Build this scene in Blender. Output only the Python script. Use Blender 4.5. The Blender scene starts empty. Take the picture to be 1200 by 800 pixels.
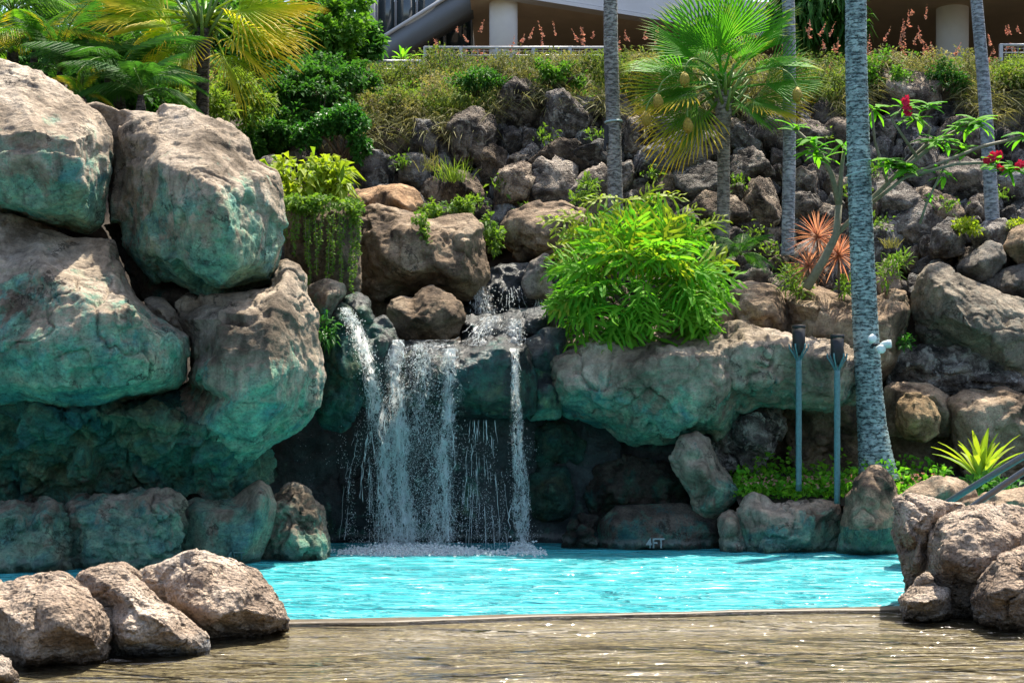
import bpy, bmesh, math, random
import numpy as np
from mathutils import Vector, Matrix, Euler, Quaternion
from mathutils.geometry import delaunay_2d_cdt

random.seed(7); RNG = np.random.default_rng(11)
scene = bpy.context.scene
COL = scene.collection
R = math.radians

# ------------------------------------------------------------ camera, sky, sun, exposure
F = 1800.0; HX = 600.0; HY = 502.0; CZ = 1.5          # focal length and horizon in photograph pixels, eye height
cam_data = bpy.data.cameras.new('camera'); cam = bpy.data.objects.new('camera', cam_data); COL.objects.link(cam)
cam.location = (0, 0, CZ); cam.rotation_euler = (R(90), 0, 0)
cam_data.sensor_width = 36; cam_data.lens = 36 * F / 1200; cam_data.shift_y = (HY - 400) / 1200
cam_data.clip_start = 0.1; cam_data.clip_end = 2000
scene.camera = cam
SUN_DIR = Vector((0.22, 0.31, 0.925)).normalized()      # towards the sun: high, a little behind and to the right
elev = math.asin(SUN_DIR.z); azim = math.atan2(SUN_DIR.x, SUN_DIR.y)
world = bpy.data.worlds.new('World'); scene.world = world; world.use_nodes = True
wn = world.node_tree; wn.nodes.clear()
sky = wn.nodes.new('ShaderNodeTexSky'); sky.sky_type = 'NISHITA'; sky.sun_disc = False
sky.sun_elevation = elev; sky.sun_rotation = azim; sky.air_density = 1.0; sky.dust_density = 3.0
bg = wn.nodes.new('ShaderNodeBackground'); bg.inputs['Strength'].default_value = 0.15
wo = wn.nodes.new('ShaderNodeOutputWorld')
wn.links.new(sky.outputs[0], bg.inputs[0]); wn.links.new(bg.outputs[0], wo.inputs[0])
sd = bpy.data.lights.new('sun', 'SUN'); sd.energy = 5.0; sd.angle = R(0.5); sd.color = (1.0, 0.92, 0.78)
sun = bpy.data.objects.new('sun', sd); COL.objects.link(sun)
sun.rotation_euler = SUN_DIR.to_track_quat('Z', 'Y').to_euler(); sun.location = SUN_DIR * 60
scene.view_settings.view_transform = 'Standard'; scene.view_settings.look = 'None'
scene.view_settings.gamma = 1.0; scene.view_settings.use_curve_mapping = False
scene.view_settings.exposure = 1.15
try:
    scene.cycles.max_bounces = 8; scene.cycles.diffuse_bounces = 4; scene.cycles.transparent_max_bounces = 12
    scene.cycles.caustics_reflective = False; scene.cycles.caustics_refractive = False
except Exception: pass

def P(px, py, Y):
    return Vector(((px - HX) * Y / F, Y, CZ + (HY - py) * Y / F))
def PA(pts, Y):
    a = np.asarray(pts, float)
    return np.stack([(a[:, 0] - HX) * Y / F, np.broadcast_to(Y, a[:, 0].shape), CZ + (HY - a[:, 1]) * Y / F], 1)

# ------------------------------------------------------------ noise
_perm = np.random.default_rng(3).permutation(256); _perm = np.concatenate([_perm, _perm, _perm])
_val = np.random.default_rng(4).uniform(-1, 1, 256)
def vnoise(p):
    i = np.floor(p).astype(int); f = p - i; u = f * f * f * (f * (f * 6 - 15) + 10); i &= 255
    out = 0
    for dx in (0, 1):
        for dy in (0, 1):
            for dz in (0, 1):
                h = _perm[_perm[_perm[i[:, 0] + dx] + i[:, 1] + dy] + i[:, 2] + dz] & 255
                w = (u[:, 0] if dx else 1 - u[:, 0]) * (u[:, 1] if dy else 1 - u[:, 1]) * (u[:, 2] if dz else 1 - u[:, 2])
                out = out + w * _val[h]
    return out
def fbm(p, oct=4, gain=0.5, lac=2.03):
    s = 0; a = 1; q = np.array(p, float)
    for k in range(oct):
        s = s + a * vnoise(q + 17.3 * k); q = q * lac; a *= gain
    return s

# ------------------------------------------------------------ linking and tagging
def tag(o, label=None, cat=None, group=None, kind=None):
    if label: o['label'] = label
    if cat: o['category'] = cat
    if group: o['group'] = group
    if kind: o['kind'] = kind
    return o
def link(name, me, parent=None, mat=None):
    o = bpy.data.objects.new(name, me); COL.objects.link(o)
    if mat is not None and me is not None and not me.materials: me.materials.append(mat)
    if parent is not None:
        o.parent = parent
        o.matrix_parent_inverse = Matrix.Translation(-Vector(parent.location))
    return o
def thing(name, loc, label, cat, group=None):
    o = bpy.data.objects.new(name, None); COL.objects.link(o); o.location = loc; o.empty_display_size = 0.2
    return tag(o, label, cat, group)
def mesh_np(name, V, Fc, smooth=True, attrs=None):
    me = bpy.data.meshes.new(name)
    V = np.asarray(V, np.float32); Fc = np.asarray(Fc, np.int32)
    k = Fc.shape[1]
    me.vertices.add(len(V)); me.vertices.foreach_set('co', V.ravel())
    me.loops.add(Fc.size); me.loops.foreach_set('vertex_index', Fc.ravel())
    me.polygons.add(len(Fc)); me.polygons.foreach_set('loop_start', np.arange(0, Fc.size, k, dtype=np.int32))
    me.polygons.foreach_set('loop_total', np.full(len(Fc), k, np.int32))
    me.polygons.foreach_set('use_smooth', np.full(len(Fc), smooth, bool))
    me.update(calc_edges=True)
    for n, a in (attrs or {}).items():
        at = me.attributes.new(n, 'FLOAT', 'POINT'); at.data.foreach_set('value', np.asarray(a, np.float32))
    return me
class MB:
    """collects shapes into one mesh"""
    def __init__(s): s.v = []; s.f = []; s.n = 0; s.a = []
    def add(s, V, Fc, a=None):
        V = np.asarray(V, float); s.v.append(V); s.a.append(np.full(len(V), 0.0) if a is None else np.broadcast_to(np.asarray(a, float), (len(V),)))
        for q in Fc: s.f.append([int(i) + s.n for i in q])
        s.n += len(V)
    def box(s, c, d, M=None):
        x, y, z = [k / 2 for k in d]
        V = np.array([(-x,-y,-z),(x,-y,-z),(x,y,-z),(-x,y,-z),(-x,-y,z),(x,-y,z),(x,y,z),(-x,y,z)])
        if M is not None: V = V @ np.array(M.to_3x3()).T
        s.add(V + np.array(c), [(0,3,2,1),(4,5,6,7),(0,1,5,4),(1,2,6,5),(2,3,7,6),(3,0,4,7)])
    def tube(s, pts, radii, n=8, caps=True, a=None):
        pts = [Vector(p) for p in pts]; m = len(pts)
        radii = [radii] * m if not hasattr(radii, '__len__') else radii
        V = []; up = None
        for i, p in enumerate(pts):
            t = (pts[min(i + 1, m - 1)] - pts[max(i - 1, 0)])
            t = t.normalized() if t.length > 1e-9 else Vector((0, 0, 1))
            if up is None:
                up = Vector((0, 1, 0)) if abs(t.y) < 0.8 else Vector((1, 0, 0))
            x = (up - t * up.dot(t)).normalized(); y = t.cross(x); up = x
            for k in range(n):
                w = 2 * math.pi * k / n
                V.append(p + (x * math.cos(w) + y * math.sin(w)) * radii[i])
        Fc = []
        for i in range(m - 1):
            for k in range(n):
                Fc.append((i*n+k, i*n+(k+1)%n, (i+1)*n+(k+1)%n, (i+1)*n+k))
        if caps:
            Fc.append(tuple(range(n))[::-1]); Fc.append(tuple((m-1)*n + k for k in range(n)))
        s.add([tuple(v) for v in V], Fc, a)
    def mesh(s, name, smooth=True, attr=None):
        me = bpy.data.meshes.new(name)
        V = np.concatenate(s.v); me.from_pydata(V.tolist(), [], s.f); me.update()
        if smooth: me.polygons.foreach_set('use_smooth', np.full(len(me.polygons), True))
        if attr:
            at = me.attributes.new(attr, 'FLOAT', 'POINT'); at.data.foreach_set('value', np.concatenate(s.a).astype(np.float32))
        return me
    def build(s, name, mat, parent=None, smooth=True, attr=None):
        return link(name, s.mesh(name, smooth, attr), parent, mat)

# ------------------------------------------------------------ materials
class NT:
    def __init__(s, name):
        s.m = bpy.data.materials.new(name); s.m.use_nodes = True; s.t = s.m.node_tree; s.t.nodes.clear()
        s.out = s.t.nodes.new('ShaderNodeOutputMaterial')
    def n(s, typ, ins=None, **kw):
        nd = s.t.nodes.new('ShaderNode' + typ)
        for k, v in kw.items(): setattr(nd, k, v)
        for k, v in (ins or {}).items():
            sk = nd.inputs[k]
            if hasattr(v, 'is_linked') or hasattr(v, 'links'): s.t.links.new(v, sk)
            else: sk.default_value = v
        return nd
    def ramp(s, fac, stops, interp='LINEAR'):
        nd = s.t.nodes.new('ShaderNodeValToRGB'); nd.color_ramp.interpolation = interp
        e = nd.color_ramp.elements
        while len(e) < len(stops): e.new(0.5)
        for q, (p, c) in zip(e, stops):
            q.position = p; q.color = (*c, 1) if len(c) == 3 else c
        s.t.links.new(fac, nd.inputs[0]); return nd.outputs[0]
    def mix(s, fac, a, b, mode='MIX'):
        nd = s.t.nodes.new('ShaderNodeMix'); nd.data_type = 'RGBA'; nd.blend_type = mode; nd.clamp_factor = True
        for sk, v in ((nd.inputs[0], fac), (nd.inputs[6], a), (nd.inputs[7], b)):
            if hasattr(v, 'links'): s.t.links.new(v, sk)
            elif isinstance(v, (int, float)): sk.default_value = v
            else: sk.default_value = (*v, 1)
        return nd.outputs[2]
    def math(s, op, a, b=0.0, clamp=False):
        nd = s.t.nodes.new('ShaderNodeMath'); nd.operation = op; nd.use_clamp = clamp
        for sk, v in ((nd.inputs[0], a), (nd.inputs[1], b)):
            if hasattr(v, 'links'): s.t.links.new(v, sk)
            else: sk.default_value = v
        return nd.outputs[0]
    def noise(s, vec, scale, detail=6, rough=0.6, dist=0.0):
        return s.n('TexNoise', {'Vector': vec, 'Scale': scale, 'Detail': detail, 'Roughness': rough, 'Distortion': dist}).outputs['Fac']
    def mapping(s, vec, scale=(1,1,1), rot=(0,0,0)):
        return s.n('Mapping', {'Vector': vec, 'Scale': scale, 'Rotation': rot}).outputs[0]
    def pos(s): return s.n('NewGeometry').outputs['Position']
    def attr(s, name): return s.n('Attribute', attribute_name=name).outputs['Fac']
    def surface(s, sh): s.t.links.new(sh, s.out.inputs[0]); return s.m
    def bump(s, h, strength, dist, normal=None):
        ins = {'Height': h, 'Strength': strength, 'Distance': dist}
        if normal is not None: ins['Normal'] = normal
        return s.n('Bump', ins).outputs[0]

def rock_mat(name, dark, mid, light, stains=((0.17,0.21,0.115),(0.06,0.215,0.155),(0.025,0.15,0.165)), rough=0.9, bump=1.0, pits=0.0,
             lichen=None, micro=1.0, scale=1.0, spec=0.25):
    t = NT(name); pos = t.pos()
    rnd = t.n('ObjectInfo'); off = t.n('VectorMath', {0: rnd.outputs['Random'], 1: (13.0, 7.0, 5.0)}, operation='MULTIPLY').outputs[0]
    p = t.n('VectorMath', {0: pos, 1: off}, operation='ADD').outputs[0]
    big = t.noise(p, 1.3 * scale, 7, 0.62, 0.4)
    c = t.ramp(big, [(0.36, dark), (0.5, mid), (0.63, light)])
    med = t.noise(p, 7 * scale, 6, 0.65)
    c = t.mix(0.75, c, t.ramp(med, [(0.3, (0.52,0.5,0.48)), (0.5, (1,1,1)), (0.7, (1.38,1.33,1.25))]), 'MULTIPLY')
    fine = t.noise(p, 38 * scale, 5, 0.7)
    c = t.mix(0.8 * micro, c, t.ramp(fine, [(0.36, (0.42,0.4,0.4)), (0.47, (1,1,1)), (0.66, (1.25,1.25,1.25))]), 'MULTIPLY')
    if lichen:
        li = t.noise(p, 4.5, 8, 0.72, 1.2)
        c = t.mix(t.ramp(li, [(0.52, (0,0,0)), (0.62, (1,1,1))]), c, lichen)
    st = t.attr('stain')
    sn = t.noise(p, 2.6, 8, 0.68, 0.6)
    sm = t.math('ADD', st, t.math('MULTIPLY', t.math('SUBTRACT', sn, 0.5), 1.9))
    sm = t.math('ADD', sm, t.math('MULTIPLY', t.math('SUBTRACT', t.noise(t.mapping(p, (5, 5, 0.8)), 1.0, 5, 0.65, 0.3), 0.5), 1.1))
    mask = t.ramp(sm, [(0.40, (0,0,0)), (0.50, (0.45,0.45,0.45)), (0.66, (1,1,1))])
    hue = t.noise(p, 1.7, 5, 0.65, 0.8)
    sc = t.ramp(hue, [(0.34, stains[0]), (0.5, stains[1]), (0.66, stains[2])])
    sc = t.mix(0.7, sc, t.ramp(med, [(0.32, (0.35,0.35,0.38)), (0.52, (1,1,1)), (0.68, (1.7,1.6,1.45))]), 'MULTIPLY')
    sc = t.mix(0.7, sc, t.ramp(fine, [(0.36, (0.4,0.4,0.4)), (0.47, (1,1,1)), (0.68, (1.3,1.3,1.3))]), 'MULTIPLY')
    c = t.mix(t.math('MULTIPLY', mask, 0.9), c, sc)
    # drip streaks, and darker colour along the crack lines
    dr = t.noise(t.mapping(p, (7, 7, 0.9)), 1.0, 5, 0.65, 0.4)
    c = t.mix(0.55, c, t.ramp(dr, [(0.33, (0.45,0.43,0.42)), (0.47, (1,1,1)), (0.72, (1.28,1.25,1.2))]), 'MULTIPLY')
    crv = t.n('TexVoronoi', {'Vector': t.n('VectorMath', {0: p, 1: t.n('VectorMath', {0: t.n('TexNoise', {'Vector': p, 'Scale': 1.6, 'Detail': 7.0, 'Roughness': 0.65}).outputs['Color'], 1: (1.7,1.7,1.7)}, operation='MULTIPLY').outputs[0]}, operation='ADD').outputs[0], 'Scale': 0.75 * scale}, feature='DISTANCE_TO_EDGE').outputs['Distance']
    seam = t.ramp(t.math('ADD', crv, t.math('MULTIPLY', t.math('SUBTRACT', t.noise(p, 2.0, 3), 0.45), 0.10)), [(0.0, (1,1,1)), (0.014, (0,0,0))])
    c = t.mix(t.math('MULTIPLY', seam, 0.65), c, (0.03, 0.026, 0.022))
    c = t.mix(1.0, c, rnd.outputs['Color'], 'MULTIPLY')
    # dark wet band with a pale scum line above it, where the water laps
    z = t.n('SeparateXYZ', {0: pos}).outputs[2]
    zz = t.math('ADD', z, t.math('MULTIPLY', t.math('SUBTRACT', med, 0.5), 0.16))
    wetm = t.ramp(zz, [(0.03, (1,1,1)), (0.075, (0,0,0))])
    scum = t.ramp(zz, [(0.05, (0,0,0)), (0.08, (1,1,1)), (0.10, (1,1,1)), (0.14, (0,0,0))])
    c = t.mix(t.math('MULTIPLY', scum, 0.35), c, (0.34, 0.33, 0.30))
    c = t.mix(t.math('MULTIPLY', wetm, 0.75), c, t.mix(1.0, c, (0.30, 0.30, 0.29), 'MULTIPLY'))
    rough = t.math('SUBTRACT', rough, t.math('MULTIPLY', wetm, 0.55 if rough > .6 else 0.0))
    # relief
    h1 = t.noise(p, 5 * scale, 9, 0.66, 0.5)
    pm = t.mapping(p, (9, 9, 26), (0.3, 0.5, 0.2))
    h2 = t.noise(pm, 1.6 * scale, 7, 0.72, 0.7)
    crk = t.math('SUBTRACT', 1.0, seam)
    h = t.math('ADD', t.math('MULTIPLY', h1, 1.0), t.math('MULTIPLY', h2, 0.5))
    h = t.math('ADD', h, t.math('MULTIPLY', crk, 0.25))
    nrm = t.bump(h, min(1.0, 0.85 * bump), 0.11)
    hf = t.math('ADD', fine, t.math('MULTIPLY', t.noise(p, 14 * scale, 8, 0.7), 1.2))
    nrm = t.bump(hf, min(1.0, 0.8 * bump * micro), 0.03, nrm)
    if pits:
        vo = t.n('TexVoronoi', {'Vector': t.mapping(p, (1, 1, 1.4)), 'Scale': 17.0, 'Randomness': 1.0}, feature='SMOOTH_F1').outputs['Distance']
        vo2 = t.n('TexVoronoi', {'Vector': p, 'Scale': 40.0}, feature='F1').outputs['Distance']
        pit = t.ramp(t.math('ADD', vo, t.math('MULTIPLY', t.noise(p, 4, 4), 0.35)), [(0.25, (0,0,0)), (0.5, (1,1,1))])
        pit = t.math('ADD', pit, t.math('MULTIPLY', vo2, 0.5))
        nrm = t.bump(pit, pits, 0.035, nrm)
    b = t.n('BsdfPrincipled', {'Base Color': c, 'Roughness': rough, 'Normal': nrm, 'Specular IOR Level': spec})
    return t.surface(b.outputs[0])

M = {}
M['painted'] = rock_mat('painted_boulder_rock', (0.125,0.098,0.07), (0.37,0.30,0.225), (0.54,0.455,0.36), bump=1.0, micro=.5, stains=((0.31,0.34,0.23),(0.17,0.35,0.25),(0.05,0.225,0.225)))
M['teal'] = rock_mat('algae_covered_rock', (0.05,0.045,0.04), (0.13,0.105,0.08), (0.23,0.19,0.15), bump=1.0)
M['brown'] = rock_mat('brown_boulder_rock', (0.085,0.06,0.042), (0.29,0.21,0.14), (0.48,0.375,0.265), bump=1.0, micro=.75)
M['grey'] = rock_mat('grey_boulder_rock', (0.07,0.063,0.057), (0.21,0.185,0.155), (0.38,0.34,0.29), bump=1.0, lichen=(0.17,0.17,0.15))
M['lava'] = rock_mat('lava_stone', (0.03,0.028,0.028), (0.14,0.125,0.115), (0.40,0.365,0.325), bump=1.0, pits=0.8, lichen=(0.48,0.46,0.42), scale=2.0)
M['fore'] = rock_mat('pale_pitted_rock', (0.20,0.145,0.105), (0.42,0.325,0.245), (0.58,0.48,0.385), bump=1.0, pits=1.0, stains=((0.5,0.49,0.47),(0.45,0.44,0.42),(0.4,0.4,0.4)))
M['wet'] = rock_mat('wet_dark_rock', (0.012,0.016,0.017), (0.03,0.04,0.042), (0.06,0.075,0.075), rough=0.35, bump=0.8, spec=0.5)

def leaf_mat(name, a, b, trans=0.4, rough=0.42, tip=None, tip_at=(0.6, 0.95), tcol=None, per_leaf=True):
    t = NT(name)
    rnd = t.n('ObjectInfo').outputs['Random']
    v = t.attr('var')
    no = t.noise(t.pos(), 3.0, 3)
    f = t.math('ADD', t.math('MULTIPLY', v, 0.7), t.math('MULTIPLY', t.math('SUBTRACT', no, 0.35), 0.8), True)
    c = t.mix(f, a, b)
    if tip is not None:
        c = t.mix(t.ramp(t.attr('tip'), [(tip_at[0], (0,0,0)), (tip_at[1], (1,1,1))]), c, tip)
    br = t.n('BsdfPrincipled', {'Base Color': c, 'Roughness': min(.8, rough + .12), 'Specular IOR Level': 0.18})
    tc = t.mix(1.0, c, tcol or (1.5, 1.55, 0.7), 'MULTIPLY')
    tr = t.n('BsdfTranslucent', {'Color': tc})
    m = t.n('MixShader', {0: trans, 1: br.outputs[0], 2: tr.outputs[0]})
    return t.surface(m.outputs[0])

M['leaf_bright'] = leaf_mat('bright_green_leaf', (0.055,0.24,0.016), (0.19,0.40,0.03), 0.5, 0.55)
M['leaf_fan'] = leaf_mat('fan_palm_leaf', (0.04,0.2,0.014), (0.11,0.30,0.025), 0.5, 0.38, tip=(0.36,0.34,0.08), tip_at=(0.8, 1.0))
M['leaf_fan_old'] = leaf_mat('yellowing_palm_leaf', (0.06,0.2,0.015), (0.14,0.26,0.025), 0.5, 0.4, tip=(0.68,0.46,0.03), tip_at=(0.55, 0.95))
M['leaf_yellow'] = leaf_mat('yellow_palm_leaf', (0.17,0.32,0.018), (0.42,0.45,0.03), 0.55, 0.4, tip=(0.62,0.44,0.035), tip_at=(0.5, 0.95))
M['leaf_dark'] = leaf_mat('dark_green_leaf', (0.022,0.10,0.018), (0.07,0.18,0.03), 0.4, 0.4)
M['leaf_mid'] = leaf_mat('mid_green_leaf', (0.04,0.14,0.016), (0.13,0.26,0.03), 0.45, 0.42)
M['leaf_glossy'] = leaf_mat('glossy_leaf', (0.02,0.10,0.018), (0.06,0.2,0.03), 0.35, 0.28)
M['leaf_lime'] = leaf_mat('lime_leaf', (0.13,0.24,0.02), (0.34,0.38,0.03), 0.45, 0.4)
M['leaf_vine'] = leaf_mat('creeper_leaf', (0.06,0.15,0.02), (0.17,0.26,0.04), 0.4, 0.45)
M['leaf_ti'] = leaf_mat('copper_ti_leaf', (0.36,0.15,0.10), (0.50,0.32,0.19), 0.45, 0.4, tcol=(1.3,1.0,0.8))
M['grass'] = leaf_mat('dry_grass', (0.06,0.085,0.024), (0.31,0.27,0.13), 0.35, 0.6)
M['bank_green'] = leaf_mat('fine_bank_leaf', (0.05,0.085,0.018), (0.17,0.23,0.05), 0.4, 0.6)
M['grass_pink'] = leaf_mat('pink_flower_spike', (0.40,0.19,0.15), (0.48,0.32,0.21), 0.35, 0.6, tcol=(1.3,0.9,0.8))
M['grass_green'] = leaf_mat('green_grass', (0.08,0.17,0.02), (0.22,0.28,0.05), 0.4, 0.5)
M['flower'] = leaf_mat('crimson_petal', (0.5,0.012,0.05), (0.65,0.04,0.10), 0.3, 0.5, tcol=(1.2,0.8,0.8))

def simple(name, col, rough=0.6, metal=0.0, nscale=20, var=0.25, bump=0.0, spec=0.4):
    t = NT(name); p = t.pos(); n = t.noise(p, nscale, 5, 0.6)
    lo = tuple(k * (1 - var) for k in col); hi = tuple(min(1, k * (1 + var)) for k in col)
    c = t.ramp(n, [(0.3, lo), (0.7, hi)])
    ins = {'Base Color': c, 'Roughness': rough, 'Metallic': metal, 'Specular IOR Level': spec}
    if bump: ins['Normal'] = t.bump(n, bump, 0.02)
    return t.surface(t.n('BsdfPrincipled', ins).outputs[0])
M['curb'] = simple('wet_tan_curb', (0.085,0.064,0.036), 0.5, nscale=6, var=0.35, bump=.4)
M['soil'] = simple('dark_soil', (0.045,0.035,0.026), 0.95, nscale=9, var=0.5, bump=0.8)
M['stem'] = simple('grey_green_stem', (0.16,0.15,0.10), 0.7)
M['petiole'] = simple('green_leaf_stalk', (0.12,0.2,0.04), 0.5)
M['woody'] = simple('brown_woody_stem', (0.10,0.075,0.05), 0.85, bump=0.5)
M['concrete'] = simple('painted_white_column', (0.84,0.84,0.83), 0.6, nscale=3, var=0.05)
M['pillar'] = simple('grey_pillar', (0.30,0.31,0.32), 0.6, nscale=2, var=0.06)
M['beam'] = simple('grey_painted_beam', (0.17,0.185,0.20), 0.5, nscale=2, var=0.05)
M['slab'] = simple('pale_grey_slab', (0.60,0.59,0.58), 0.6, nscale=2, var=0.06)
M['tan_wall'] = simple('tan_wall', (0.36,0.28,0.19), 0.8, nscale=1.5, var=0.1)
M['soffit'] = simple('brown_soffit', (0.58,0.46,0.32), 0.8, nscale=1.5, var=0.1)
M['glass'] = simple('dark_window_glass', (0.03,0.045,0.05), 0.03, nscale=1, var=0.1, spec=1.0)
M['metal_rail'] = simple('blue_grey_handrail_metal', (0.10,0.11,0.12), 0.4, 0.5, var=0.12)
M['fence_metal'] = simple('light_grey_fence_metal', (0.42,0.42,0.42), 0.45, 0.2, var=0.1)
M['pole'] = simple('weathered_teal_pole', (0.075,0.17,0.18), 0.55, 0.0, nscale=30, var=0.25)
M['black'] = simple('black_metal', (0.02,0.02,0.022), 0.5, 0.3)
M['lamp'] = simple('white_lamp_glass', (0.62,0.70,0.68), 0.25, 0, var=0.06)
M['strap'] = simple('pale_blue_cable', (0.32,0.45,0.46), 0.4, 0, var=0.1)
M['pod'] = simple('mustard_seed_pod', (0.30,0.22,0.03), 0.7, nscale=40, var=0.4, bump=0.8)
M['paint_mark'] = simple('worn_grey_lettering', (0.21,0.29,0.28), 0.8, nscale=60, var=0.35)

def trunk_mat(name, a, b, ringc, ring_scale):
    t = NT(name); p = t.pos()
    n = t.noise(p, 9, 7, 0.7); c = t.ramp(n, [(0.3, a), (0.7, b)])
    z = t.n('SeparateXYZ', {0: p}).outputs[2]
    ph = t.math('ADD', t.math('MULTIPLY', z, ring_scale), t.math('MULTIPLY', t.noise(p, 4, 6, .7), 1.5))
    fr = t.math('FRACT', ph)
    g = t.ramp(fr, [(0.0, (0,0,0)), (0.12, (1,1,1)), (0.85, (1,1,1)), (1.0, (0.2,0.2,0.2))])
    # broken vertical fissures
    px = t.mapping(p, (13, 13, 34)); fis = t.ramp(t.noise(px, 1.0, 4, 0.7), [(0.40, (0,0,0)), (0.50, (1,1,1))])
    gate = t.ramp(t.noise(p, 7, 4, .65), [(0.40, (0.15,0.15,0.15)), (0.58, (1,1,1))])
    g = t.math('SUBTRACT', 1.0, t.math('MULTIPLY', t.math('SUBTRACT', 1.0, g), gate))
    gm = t.math('MULTIPLY', g, t.math('ADD', 0.12, t.math('MULTIPLY', fis, 0.88)))
    c = t.mix(t.math('SUBTRACT', 1.0, gm), c, ringc)
    pat = t.noise(p, 2.3, 4, 0.6)
    c = t.mix(0.5, c, t.ramp(pat, [(0.35, (0.6,0.62,0.62)), (0.65, (1.3,1.3,1.3))]), 'MULTIPLY')
    nrm = t.bump(t.math('ADD', gm, t.math('MULTIPLY', n, 0.5)), 0.8, 0.015)
    return t.surface(t.n('BsdfPrincipled', {'Base Color': c, 'Roughness': 0.85, 'Normal': nrm, 'Specular IOR Level': 0.2}).outputs[0])
M['trunk_big'] = trunk_mat('ringed_coconut_bark', (0.09,0.145,0.155), (0.42,0.53,0.51), (0.016,0.026,0.028), 11.0)
M['trunk_slim'] = trunk_mat('slim_palm_bark', (0.22,0.24,0.26), (0.38,0.40,0.42), (0.10,0.11,0.12), 14.0)
M['trunk_grey'] = trunk_mat('grey_palm_bark', (0.20,0.19,0.17), (0.36,0.345,0.32), (0.07,0.065,0.06), 13.0)
M['trunk_fan'] = trunk_mat('fan_palm_bark', (0.17,0.15,0.12), (0.32,0.29,0.24), (0.08,0.07,0.055), 12.0)
M['trunk_dark'] = trunk_mat('dark_palm_bark', (0.045,0.038,0.035), (0.13,0.11,0.10), (0.02,0.018,0.016), 12.0)

def water_pool():
    t = NT('turquoise_pool_water'); p = t.pos()
    q = t.mapping(p, (1.0, 1.0, 1.0))
    a = t.noise(t.mapping(p, (0.55, 1.5, 1), (0, 0, 0.06)), 1.5, 2, 0.5, 0.9)
    b = t.noise(t.mapping(p, (0.6, 1.5, 1), (0, 0, -0.12)), 3.6, 3, 0.55, 0.8)
    ra = t.math('SUBTRACT', 1.0, t.math('MULTIPLY', t.math('ABSOLUTE', t.math('SUBTRACT', b, 0.5)), 2.6))
    h = t.math('ADD', t.math('MULTIPLY', a, 0.8), t.math('MULTIPLY', b, 0.45))
    nrm = t.bump(h, 1.0, 0.22)
    nrd = t.bump(t.math('ADD', h, t.math('MULTIPLY', ra, 0.2)), 1.0, 0.85)
    big = t.noise(p, 0.35, 3)
    c = t.ramp(big, [(0.3, (0.025,0.37,0.42)), (0.7, (0.05,0.46,0.50))])
    d = t.n('BsdfDiffuse', {'Color': c, 'Normal': nrd})
    g1 = t.n('BsdfGlossy', {'Color': (1, 1, 1, 1), 'Roughness': 0.05, 'Normal': nrm})
    g2 = t.n('BsdfGlossy', {'Color': (1, 1, 1, 1), 'Roughness': 0.30, 'Normal': nrd})
    f1 = t.n('Fresnel', {'IOR': 1.33, 'Normal': nrm}).outputs[0]
    f2 = t.n('Fresnel', {'IOR': 1.33, 'Normal': nrd}).outputs[0]
    m = t.n('MixShader', {0: t.math('MULTIPLY', f1, 0.6, True), 1: d.outputs[0], 2: g1.outputs[0]})
    m = t.n('MixShader', {0: t.math('MULTIPLY', f2, 0.62, True), 1: m.outputs[0], 2: g2.outputs[0]})
    return t.surface(m.outputs[0])
M['pool'] = water_pool()
def water_shallow():
    t = NT('clear_shallow_water'); p = t.pos()
    a = t.noise(t.mapping(p, (0.6, 1.15, 1), (0, 0, 0.05)), 1.9, 2, 0.45, 0.8)
    b = t.noise(t.mapping(p, (0.6, 1.5, 1), (0, 0, -.1)), 5.0, 2, 0.5, 0.5)
    h = t.math('ADD', a, t.math('MULTIPLY', b, 0.2))
    nrm = t.bump(h, 1.0, 0.36)
    tr = t.n('BsdfTransparent', {'Color': (0.93, 0.93, 0.88, 1)})
    g = t.n('BsdfGlossy', {'Color': (1, 1, 1, 1), 'Roughness': 0.03, 'Normal': nrm})
    fr = t.n('Fresnel', {'IOR': 1.33, 'Normal': nrm}).outputs[0]
    m = t.n('MixShader', {0: t.math('MULTIPLY', fr, 0.95, True), 1: tr.outputs[0], 2: g.outputs[0]})
    return t.surface(m.outputs[0])
M['shallow'] = water_shallow()
def aggregate():
    t = NT('tan_pebble_floor'); p = t.pos()
    v = t.n('TexVoronoi', {'Vector': p, 'Scale': 38.0}).outputs['Color']
    v = t.n('SeparateColor', {0: v}).outputs[0]
    c = t.ramp(v, [(0.0, (0.045,0.032,0.015)), (0.4, (0.085,0.065,0.031)), (0.8, (0.125,0.10,0.047)), (1.0, (0.20,0.17,0.09))])
    r = t.noise(t.mapping(p, (0.25, 2.6, 1)), 1.6, 3, 0.5, 0.5)
    c = t.mix(0.15, c, t.ramp(r, [(0.38, (0.45,0.41,0.36)), (0.6, (1.25,1.22,1.12))]), 'MULTIPLY')
    return t.surface(t.n('BsdfPrincipled', {'Base Color': c, 'Roughness': 0.85, 'Normal': t.bump(v, 0.5, 0.01)}).outputs[0])
M['aggregate'] = aggregate()
def falling_water():
    t = NT('white_falling_water')
    d = t.n('BsdfPrincipled', {'Base Color': (0.80, 0.88, 0.90, 1), 'Roughness': 0.15, 'Specular IOR Level': 0.6})
    tr = t.n('BsdfTranslucent', {'Color': (0.95, 0.98, 0.98, 1)})
    m = t.n('MixShader', {0: 0.72, 1: d.outputs[0], 2: tr.outputs[0]})
    return t.surface(m.outputs[0])
M['water_white'] = falling_water()

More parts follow.
